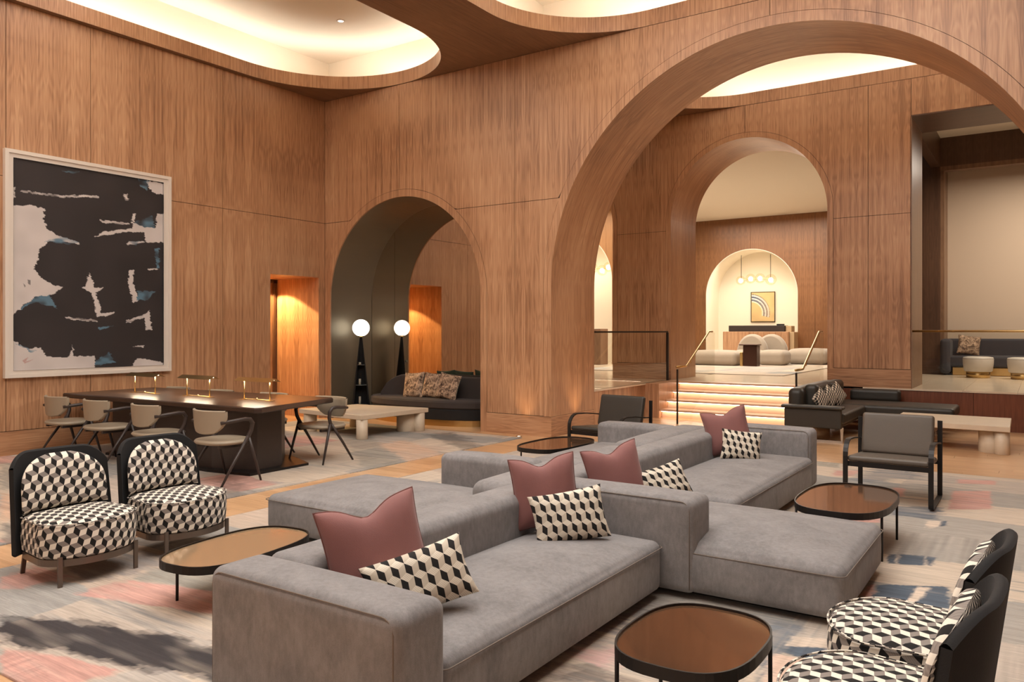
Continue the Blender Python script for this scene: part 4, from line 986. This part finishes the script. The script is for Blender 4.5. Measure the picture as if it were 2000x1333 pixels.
def arm_chair(label):
    t = thing('dining_chair', label, 'chair', (0, 0, RZ), 0, 'cream leather dining chairs')    # faces +Y
    pl = []
    for k in range(40):
        a = 2*PI*k/40; c, s = math.cos(a), math.sin(a); e = 2.6
        pl.append((.295*math.copysign(abs(c)**(2/e), c), .275*math.copysign(abs(s)**(2/e), s)+.0))
    q = MB(); q.prism(pl, .435, .482, bev=.018, smooth=True); q.build('seat', CREAML, t)
    q = MB(); q.box(-.22, .22, -.02, .03, .40, .437); q.box(-.22, -.18, -.2, .2, .40, .437); q.box(.18, .22, -.2, .2, .40, .437); q.build('seat_frame', ESPR, t)
    def bpd(u, v, off):
        x = .29*u; z = .575+.235*v; hw = 1-.42*(1-v)**3; x *= hw; z -= .015*(1-abs(u)**2)*(1-v)
        y = -.245+.10*(x/.29)**2-.02*v+off; return (x, y, z)
    q = MB(); q.grid(lambda a, b: bpd(2*a-1, b, -.02), 16, 8); q.grid(lambda a, b: bpd(1-2*a, b, .018), 16, 8)
    for vv in (0, 1): q.grid(lambda a, b, vv=vv: tuple(Vector(bpd(2*a-1, vv, .018-.038*b))+Vector((0, 0, (.01 if vv else -.01)*math.sin(PI*b)))), 16, 4)
    for uu in (-1, 1): q.grid(lambda a, b, uu=uu: tuple(Vector(bpd(uu, a, .018-.038*b))+Vector((uu*.01*math.sin(PI*b), 0, 0))), 8, 4)
    q.build('backrest', CREAML, t)
    for s in (-1, 1):
        q = MB()
        q.tube([(s*.255, -.21, .685), (s*.30, -.10, .70), (s*.325, .05, .715), (s*.325, .12, .705), (s*.32, .155, .66), (s*.305, .15, .58), (s*.29, .11, .49), (s*.29, .09, .44)], [.018, .021, .022, .024, .024, .023, .024, .02], 10)
        q.build('armrest', ESPR, t)
        q = MB(); q.tube([(s*.295, .12, .52), (s*.31, .20, .25), (s*.32, .27, 0)], [.019, .017, .012], 10); q.build('leg', ESPR, t)
        q = MB(); q.tube([(s*.295, .12, .52), (s*.31, -.08, .25), (s*.32, -.25, 0)], [.019, .017, .012], 10); q.build('leg', ESPR, t)
    return t
ac = arm_chair('cream dining chair on the near side of the table, nearest the sofa'); ac.location = (-7.66, 5.50, RZ)
for x, lb in ((-8.87, 'cream dining chair on the near side of the table, second from the sofa end'), (-9.98, 'cream dining chair on the near side, third from the sofa end'), (-10.98, 'cream dining chair on the near side, closest to the left wall')):
    dup(ac, (x, 5.47, RZ), 0, lb)
dup(ac, (-7.82, 7.11, RZ), PI, 'cream dining chair on the far side at the table end nearest the archway')
for x, lb in ((-8.94, 'cream dining chair behind the table, its back showing behind the right lamp'), (-10.05, 'cream dining chair behind the table, its back showing between middle and right lamp'), (-11.12, 'cream dining chair behind the table, its back showing behind the middle lamp')):
    dup(ac, (x, 7.09 if x > -9 else 7.02, RZ), PI, lb)
def desk_lamp(label):
    t = thing('table_lamp', label, 'lamp', (0, 0, TZ), 0, 'brass table lamps on the long table')
    for s in (-1, 1):
        q = MB(); q.tube([(s*.25, 0, .004), (s*.25, 0, .255)], .007, 10); q.build('post', BRASS, t)
        q = MB(); q.box(s*.25-.035, s*.25+.035, -.05, .05, 0, .005); q.build('foot', BRASS, t)
    q = MB(); q.tube([(-.25, 0, .008), (.25, 0, .008)], .005, 8); q.lathe([(.0, .028), (.010, .024), (.012, .012), (.012, .008)], 12); q.build('base_bar', BRASS, t)
    q = MB(); pr = [(-.085, .238), (-.080, .238), (0, .276), (.080, .238), (.085, .238), (0, .283)]
    M = Matrix(((0, 0, 1, 0), (1, 0, 0, 0), (0, 1, 0, 0), (0, 0, 0, 1)))
    q.prism(pr, -.36, .36, M=M); q.build('lamp_shade', BRASS, t)
    q = MB(); q.box(-.32, .32, -.012, .012, .258, .264); q.build('light_strip', LAMPG, t)
    return t
dl = desk_lamp('brass table lamp with ridge-shaped shade, left one of the three'); dl.location = (-10.45, 6.24, TZ)
l2 = dup(dl, (-9.33, 6.32, TZ), 0, 'brass table lamp with ridge-shaped shade, middle one of the three')
l3 = dup(dl, (-8.22, 6.40, TZ), 0, 'brass table lamp with ridge-shaped shade, right one nearest the door')
for x, y in ((-10.45, 6.24), (-9.33, 6.32), (-8.22, 6.40)):
    area('lamp_glow', (x, y, TZ+.255), (0, 0, 0), .58, .05, 7.5, (1, .84, .62))

# ---------------------------------------------------------------- travertine coffee tables
def trav_table(label, poly, z, clusters, r, z0=0):
    cx = sum(p[0] for p in poly)/len(poly); cy = sum(p[1] for p in poly)/len(poly)
    t = thing('coffee_table', label, 'table', (cx, cy, z0), 0, 'travertine coffee tables')
    q = MB(); q.prism([(a-cx, b-cy) for a, b in poly], z-.075-z0, z-z0, bev=.006); q.build('stone_top', TRAV, t)
    for c in clusters:
        for (a, b, rr) in c:
            q = MB(); q.lathe([(0, 0), (rr-.004, 0), (rr, .004), (rr, z-.078-z0), (0, z-.078-z0)], 28, (a-cx, b-cy)); q.build('leg', TRAV, t)
    return t
trav_table('pale travertine coffee table with thick round legs in front of the alcove', [(-8.72, 8.74), (-8.66, 10.26), (-10.15, 10.05), (-10.36, 8.92)], .395,
           [[(-8.80, 8.83, .09)], [(-8.93, 10.0, .16), (-8.76, 10.13, .10)], [(-10.05, 9.92, .10)], [(-10.22, 9.04, .11)]], .1, RZ)
trav_table('pale travertine coffee table beside the black leather sofa', [(-.36, 12.62), (-.38, 13.94), (-1.86, 14.0), (-1.86, 12.72)], .395,
           [[(-.60, 12.90, .15), (-.46, 12.76, .095)], [(-.50, 13.80, .10)], [(-1.72, 13.86, .12)], [(-1.72, 12.84, .12)]], .1)

# ---------------------------------------------------------------- black leather sofa with chaise
bs = thing('leather_sofa', 'black leather sofa with long chaise on chrome legs beside the stairs', 'sofa', (-2.95, 13.5, 0))
def bx(name, x0, x1, y0, y1, z0, z1, r, crown=0, m=BLEATH):
    q = MB(); q.rbox(((x0+x1)/2+3, (y0+y1)/2-13.5, (z0+z1)/2), (x1-x0, y1-y0, z1-z0), r, crown, 7); return q.build(name, m, bs)
bx('side_panel', -3.36, -2.53, 12.42, 12.50, .235, .52, .015)
q = MB(); q.rbox((-2.95+3, 12.47-13.5, .545), (.90, .20, .05), .022, 0, 6); q.build('armrest', BLEATH, bs)
bx('seat', -3.26, -2.50, 12.52, 14.19, .30, .46, .04, .02)
bx('chaise_seat', -3.30, -1.20, 14.20, 15.20, .30, .465, .05, .015)
bx('backrest', -3.40, -3.16, 12.75, 15.3, .40, .80, .09, .02)
bx('back_cushion', -3.20, -2.98, 12.95, 13.95, .47, .86, .08); bx('back_cushion', -3.20, -2.98, 13.98, 14.95, .47, .84, .08)
bx('bolster', -2.95, -2.12, 15.24, 15.44, .44, .66, .06)
bx('base', -3.28, -2.56, 12.55, 15.2, .245, .30, .012); bx('base', -2.56, -1.4, 14.3, 15.1, .245, .30, .012)
for yy in (12.62, 14.2):
    for xa, xb in ((-3.05, -2.56),):
        q = MB(); q.tube([(xa+3, yy-13.5, .24), (xa+3, yy-13.5, .012), (xb+3, yy-13.5, .012), (xb+3, yy-13.5, .24)], .01, flat=(.05, .02), up=(0, 1, 0)); q.build('sled_leg', CHROME, bs)
q = MB(); q.tube([(-2.6+3, 12.6-13.5, .235), (-2.6+3, 14.3-13.5, .235)], .01, flat=(.02, .02)); q.build('rail', CHROME, bs)
q = MB(); q.tube([(-1.5+3, 14.6-13.5, .24), (-1.5+3, 14.6-13.5, .012), (-1.5+3, 15.1-13.5, .012), (-1.5+3, 15.1-13.5, .24)], .01, flat=(.05, .02), up=(1, 0, 0)); q.build('sled_leg', CHROME, bs)
G3 = 'cube-patterned cushions on the black leather sofa'
CUBES = cubes('cube_weave_small', .050, 1.0, .8, c0=(150, 138, 124), c1=(20, 16, 14), c2=(226, 210, 188))
pillow('cushion', 'small diamond-turned cube-patterned cushion, front one on the black leather sofa', CUBES, .29, .29, .13, (-2.90, 13.02, .62), -28, 14, 40, 0, G3, seed=11)
pillow('cushion', 'cube-patterned cushion, middle one of three on the black leather sofa', CUBES, .30, .30, .13, (-2.86, 13.40, .63), -28, 14, 42, 0, G3, seed=12)
pillow('cushion', 'cube-patterned cushion, rear and tallest of three on the black leather sofa', CUBES, .33, .33, .13, (-2.82, 13.80, .645), -28, 14, 38, 0, G3, seed=13)
q = MB(); q.lathe([(0, 0), (.115, 0), (.115, .235), (0, .235)], 24); o = q.build('drum_stool', plain('pale_drum', (216, 196, 172), .6), None); o.location = (-3.06, 12.95, 0)
tag(o, 'pale stone drum standing under the black leather sofa end', 'stool')

# ---------------------------------------------------------------- alcove: curved sofa, globe lamp
cs = thing('curved_sofa', 'low curved charcoal velvet sofa inside the dark mirrored alcove', 'sofa', (-9.35, 11.2, 0))
def arcband(name, R0, R1, a0, a1, z0, z1, cx, cy, m, n=40, rr=.04):
    """rounded block swept along an arc"""
    sec = rrect(0, R1-R0, z0, z1, min(rr, (R1-R0)/2.01, (z1-z0)/2.01), 5); q = MB(); vs = []; k = len(sec)
    for i in range(n+1):
        a = math.radians(a0+(a1-a0)*i/n)
        f = 1.0
        for s, z in sec: vs.append((cx+(R0+s)*math.cos(a), cy+(R0+s)*math.sin(a), z))
    fs = [[i*k+j, i*k+(j+1) % k, (i+1)*k+(j+1) % k, (i+1)*k+j] for i in range(n) for j in range(k)]
    fs += [list(range(k))[::-1], [n*k+j for j in range(k)]]
    q.add(vs, fs, True); return q.build(name, m, cs)
# seat: crescent plan, flat at the mirror, bulging to the room
def crescent(x0, x1, yb, yf, n=30, e=2.6):
    p = [(x1, yb), (x0, yb)]; c = (x0+x1)/2; a = (x1-x0)/2
    for i in range(n+1):
        u = -1+2*i/n; p.append((c+a*u, yb-(yb-yf)*(max(0, 1-abs(u)**e))**(1/e)))
    out = []
    for q_ in p:
        if not out or math.dist(out[-1], q_) > 1e-4: out.append(q_)
    if math.dist(out[0], out[-1]) < 1e-4: out.pop()
    return out
pc = [(a+9.35, b-11.2) for a, b in crescent(-11.12, -7.98, 11.80, 10.84)]
q = MB(); q.prism(pc, .30, .45, bev=.03); q.build('seat', DVELV, cs)
q = MB(); q.prism([(a*.985, b*.98) for a, b in pc], .11, .30, bev=.01); q.build('base', VELVET, cs)
q = MB(); q.prism([(a*.94, b*.93) for a, b in pc], .0, .11); q.build('brass_plinth', BRASS, cs)
# back: follows the rear with rounded left end
def bk(u, v, off):
    x = -10.80+2.87*u; d = max(0, 1-u/.13); y = 11.64-.22*d*d
    h = .45+.37*math.sqrt(max(.02, 1-max(0, 1-u/.13)**2)); z = .45+(h-.45)*v; return (x+9.35, y-11.2+off*.07, z)
q = MB(); q.grid(lambda a, b: bk(a, b, -1), 40, 6); q.grid(lambda a, b: bk(1-a, b, 1), 40, 6)
q.grid(lambda a, b: tuple(Vector(bk(a, 1, -1+2*b))+Vector((0, 0, .03*math.sin(PI*b)))), 40, 6)
for uu in (0, 1): q.grid(lambda a, b, uu=uu: tuple(Vector(bk(uu, a, -1+2*b))+Vector(((-.03 if uu == 0 else 0)*math.sin(PI*b), 0, 0))), 6, 6)
q.build('backrest', DVELV, cs)
G4 = 'brown marbled cushions on the curved sofa'
pillow('cushion', 'marbled brown cushion, left of three on the curved charcoal sofa', MOTT, .48, .50, .14, (-9.95, 11.36, .67), -90, 14, 4, 0, G4, back=TEAL, seed=21)
pillow('cushion', 'marbled brown cushion, middle of three on the curved charcoal sofa', MOTT, .48, .48, .14, (-9.50, 11.39, .68), -90, 14, -3, 0, G4, back=TEAL, seed=22)
pillow('cushion', 'marbled brown cushion, right of three on the curved charcoal sofa', MOTT, .50, .48, .14, (-9.06, 11.30, .68), -90, 14, -8, 0, G4, back=TEAL, seed=23)
lm = thing('floor_lamp', 'black conical shelf lamp topped with a glowing white globe in the alcove', 'lamp', (-11.27, 11.28, 0))
q = MB(); q.lathe([(.20, 0), (.03, 1.50), (.018, 1.60)], 40, (0, 0), math.radians(10), math.radians(265)); q.lathe([(.205, 0), (.035, 1.50), (.022, 1.60)], 40, (0, 0), math.radians(10), math.radians(265)); q.lathe([(0, 0), (.21, 0), (.21, .02), (0, .02)], 32); q.build('cone_body', VELVET, lm)
for z in (.22, .62, 1.02):
    r = .20*(1-z/1.62)+.01
    q = MB(); q.lathe([(0, z), (r, z), (r, z+.012), (0, z+.012)], 32); q.build('shelf', plain('shelf_grey', (78, 84, 84), .3), lm)
q = MB(); q.lathe([(.03, 1.585), (.03, 1.60), (.0, 1.60)], 20); q.build('collar', BRASS, lm)
q = MB(); q.lathe([(.17*math.sin(PI*k/20) if k < 18 else .17*math.sin(PI*17.6/20), 1.765+.17*math.cos(PI*min(k, 17.6)/20)) for k in range(19)]+[(0, 1.765+.17*math.cos(PI*17.6/20))], 32); q.build('globe', GLOBE, lm)
for z, hh in ((.232, .17), (.632, .12), (1.032, .05)):
    q = MB(); q.lathe([(0, z), (.022, z), (.022, z+hh), (0, z+hh)], 16); o = q.build('candle', plain('candle_wax', (150, 150, 136), .5), None)
    o.location = (-11.22, 11.20, 0); tag(o, 'pale candle on the %s shelf of the conical lamp' % {.232: 'lowest', .632: 'middle', 1.032: 'top'}[z], 'candle', 'candles in the conical lamp')

# ---------------------------------------------------------------- upper lounge
us = P+.012
def blob(q, cx, cy, w, d, z0, z1, r, crown=.02, rot=0):
    M = Matrix.Translation((cx, cy, 0)) @ Matrix.Rotation(rot, 4, 'Z'); q.rbox((0, 0, (z0+z1)/2), (w, d, z1-z0), r, crown, 7, M); return q
G5 = 'rounded beige seats in the upper lounge'
def seat_module(label, parts):
    cx = sum(p[1] for p in parts)/len(parts); cy = sum(p[2] for p in parts)/len(parts)
    t = thing('boucle_sofa', label, 'sofa', (cx, cy, us), 0, G5)
    for nm, x, y, w_, d_, z0, z1, r, cr in parts:
        q = MB()
        if nm == 'backrest':
            pr = [(x-cx+w_/2*math.cos(PI*k/24), z0+(z1-z0)*math.sin(PI*k/24)) for k in range(25)]
            M = Matrix(((1, 0, 0, 0), (0, 0, 1, y-cy), (0, 1, 0, 0), (0, 0, 0, 1))); q.prism(pr, -d_/2, d_/2, M=M, bev=.07, smooth=True)
        else: blob(q, x-cx, y-cy, w_, d_, z0, z1, r, cr)
        q.build(nm, BSOFA, t)
seat_module('low rounded beige seat left of the bronze side table', [('seat', -8.15, 23.1, 1.55, 1.2, 0, .42, .16, .03)])
seat_module('long rounded beige seat seen through the left stair glass', [('seat', -9.4, 23.3, .9, 1.2, 0, .40, .16, .03)])
seat_module('beige seat with left half-round backrest behind the side table', [('seat', -7.52, 24.25, .9, .6, 0, .42, .15, .03), ('backrest', -7.52, 24.6, .95, .32, .30, .92, .155, .08)])
seat_module('beige seat with right half-round backrest', [('seat', -6.66, 23.95, .78, .9, 0, .43, .14, .03), ('backrest', -7.07, 25.1, .98, .32, .30, .92, .155, .08)])
seat_module('beige rounded seat at the right beside the stair handrail', [('seat', -5.93, 25.3, 1.2, 1.3, 0, .46, .18, .03)])
t = thing('side_table', 'dark bronze side table with brass panel among the beige seats', 'table', (-7.03, 22.75, us))
q = MB(); q.bbox(-.27, .27, -.2, .2, .60, .635, .01); q.bbox(-.16, .24, -.16, .16, 0, .60, .01); q.build('body', plain('umber_metal', (74, 48, 38), .3, .6), t)
q = MB(); q.bbox(-.26, -.17, -.14, .14, 0, .40, .008); q.build('brass_panel', BRASS, t)
t = thing('reception_desk', 'wooden reception desk with raised counter inside the bright niche', 'desk', (-7.93, 26.2, P))
q = MB(); q.bbox(-1.1, 1.09, -.0, .5, 0, 1.01, .01); q.build('desk_front', WOOD, t)
q = MB(); q.bbox(-.94, .93, .12, .55, 1.01, 1.215, .01); q.build('raised_counter', ESPR, t)
q = MB(); q.bbox(1.09, 1.24, .1, .6, 0, 1.0, .01); q.bbox(.94, 1.13, .2, .6, 1.0, 1.2, .01); q.build('end_panel', plain('tan_end', (190, 160, 122), .6), t)
o = MB(); o.bbox(-.12, .12, -.05, .05, 0, .05, .01); o = o.build('card_tray', BLACKM, None); o.location = (-7.18, 26.5, P+1.216); tag(o, 'small dark tray on the reception counter', 'tray')
t = thing('reception_desk', 'second desk whose dark top shows in the left niche', 'desk', (-12.0, 21.3, P))
q = MB(); q.bbox(-1.2, .85, 0, .5, 0, 1.10, .01); q.build('desk_front', WOODS, t)
# niche painting
t = thing('painting', 'framed painting of blue and white arcs on gold in the bright niche', 'painting', (-8.26, 28.24, 2.04))
def nc(A, B):
    x = A*.82; z = B*1.04; r = np.sqrt((x+.02)**2+(z-.30)**2); out = np.zeros(A.shape+(3,)); out[:] = L3(212, 180, 128)
    out = out*(.9+.2*vnoise(x, z, 5, 5, 2)[..., None])
    for r0, r1, c in ((.40, .44, (236, 226, 206)), (.44, .50, (100, 108, 122)), (.50, .55, (214, 214, 214)), (.55, .60, (70, 82, 108)), (.60, .66, (206, 206, 206)), (.66, .68, (84, 76, 74))):
        m = ((r > r0) & (r < r1) & (x > 0) & (z > .30-.25*x))*np.clip(1.15-x*.9, .25, 1); out = out*(1-m[..., None])+L3(*c)*m[..., None]
    return out
o = grid_obj('canvas', (-.41, -.035, 0.0), (.82, 0, 0), (0, 0, 1.04), 60, 76, nc, CANVAS, .02, t)
q = MB()
for a, b, c, d in ((-.43, .43, -.02, 0), (-.43, .43, 1.04, 1.06), (-.43, -.41, 0, 1.04), (.41, .43, 0, 1.04)): q.box(a, b, -.045, -.01, c, d)
q.build('frame', BRONZE, t)
# chandeliers
def chandelier(label, x, y, z, rods, gl, top):
    t = thing('chandelier', label, 'chandelier', (x, y, z), 0, 'globe chandeliers in the niches')
    for rx, rt in rods:
        q = MB(); q.tube([(rx, 0, 0), (rx, 0, rt)], .010, 8); q.build('rod', BRONZE, t)
    q = MB(); q.tube([(gl[0][0], 0, 0), (gl[-1][0], 0, 0)], .012, 8); q.build('bar', BRASS, t)
    for gx, gy, gz, gr in gl:
        q = MB(); q.lathe([(gr*math.sin(PI*k/12), gz+gr*math.cos(PI*k/12)) for k in range(13)], 20, (gx, gy)); g = q.build('glass_globe', AMBER, t)
        q = MB(); q.lathe([(.08*math.sin(PI*k/8), gz-.01+.08*math.cos(PI*k/8)) for k in range(9)], 12, (gx, gy)); q.build('bulb', LAMPG, g)
    return t
chandelier('four-globe amber glass chandelier hanging on two rods in the bright niche', -8.33, 27.5, 3.52, [(-.48, .86), (.54, .84)], [(-.5, 0, -.03, .16), (-.15, 0, .02, .17), (.18, 0, .02, .17), (.55, 0, -.04, .19)], .9)
chandelier('amber globe chandelier half seen at the left, past the big arch', -11.9, 22.6, 3.72, [(-.5, .95)], [(-.60, 0, 0, .16), (-.2, 0, .02, .16), (.13, 0, -.06, .17), (.36, 0, .04, .16)], .9)
t = thing('painting', 'orange abstract picture, a sliver showing in the left niche', 'painting', (-11.3, 23.19, 2.2))
q = MB(); q.box(-.2, .2, -.03, 0, 0, .7); q.build('canvas', plain('orange_paint', (206, 128, 74), .8, var=.3), t)

# right side room: sofa, poufs
ss = thing('banquette_sofa', 'dark slate velvet sofa with brass base in the room at right', 'sofa', (-.3, 21.3, P))
q = MB(); q.rbox((0, .33, .60), (3.3, .28, .50), .05, 0, 8); q.build('backrest', SLATE, ss)
q = MB(); q.rbox((0, -.02, .325), (3.2, .78, .25), .05, .02, 8); q.build('seat', SLATE, ss)
q = MB(); q.rbox((-1.58, -.02, .44), (.22, .92, .82), .09, 0, 6); q.build('armrest', SLATE, ss)
q = MB(); q.bbox(-1.45, 1.6, -.36, .3, 0, .20, .02); q.build('brass_plinth', BRASS, ss)
pillow('cushion', 'grey marbled cushion on the slate sofa at far right', mottled('marbled_grey') if False else MOTT, .48, .46, .14, (-1.42, 21.2, P+.70), -75, 14, -8, 0, None, seed=31)
def pouf(label):
    t = thing('pouf', label, 'pouf', (0, 0, P), 0, 'pale leather poufs with brass bases')
    q = MB(); q.lathe([(0, .14), (.255, .14), (.275, .16), (.295, .30), (.30, .42), (.285, .455), (.2, .468), (0, .472)], 36); s_ = q.build('seat', POUFL, t)
    q = MB(); q.tube([(.297*math.cos(a), .297*math.sin(a), .425) for a in [2*PI*k/36 for k in range(36)]], .004, 6, closed=True); q.build('piping', PIPING, s_)
    q = MB(); q.lathe([(0, 0), (.23, 0), (.23, .14), (0, .14)], 36, smooth=True); q.build('brass_base', BRASS, t); return t
pf_ = pouf('round pale leather pouf with brass base, the fully visible one'); pf_.location = (-1.17, 20.1, P)
dup(pf_, (-.33, 19.95, P), 0, 'round pale leather pouf with brass base, cut by the right edge')
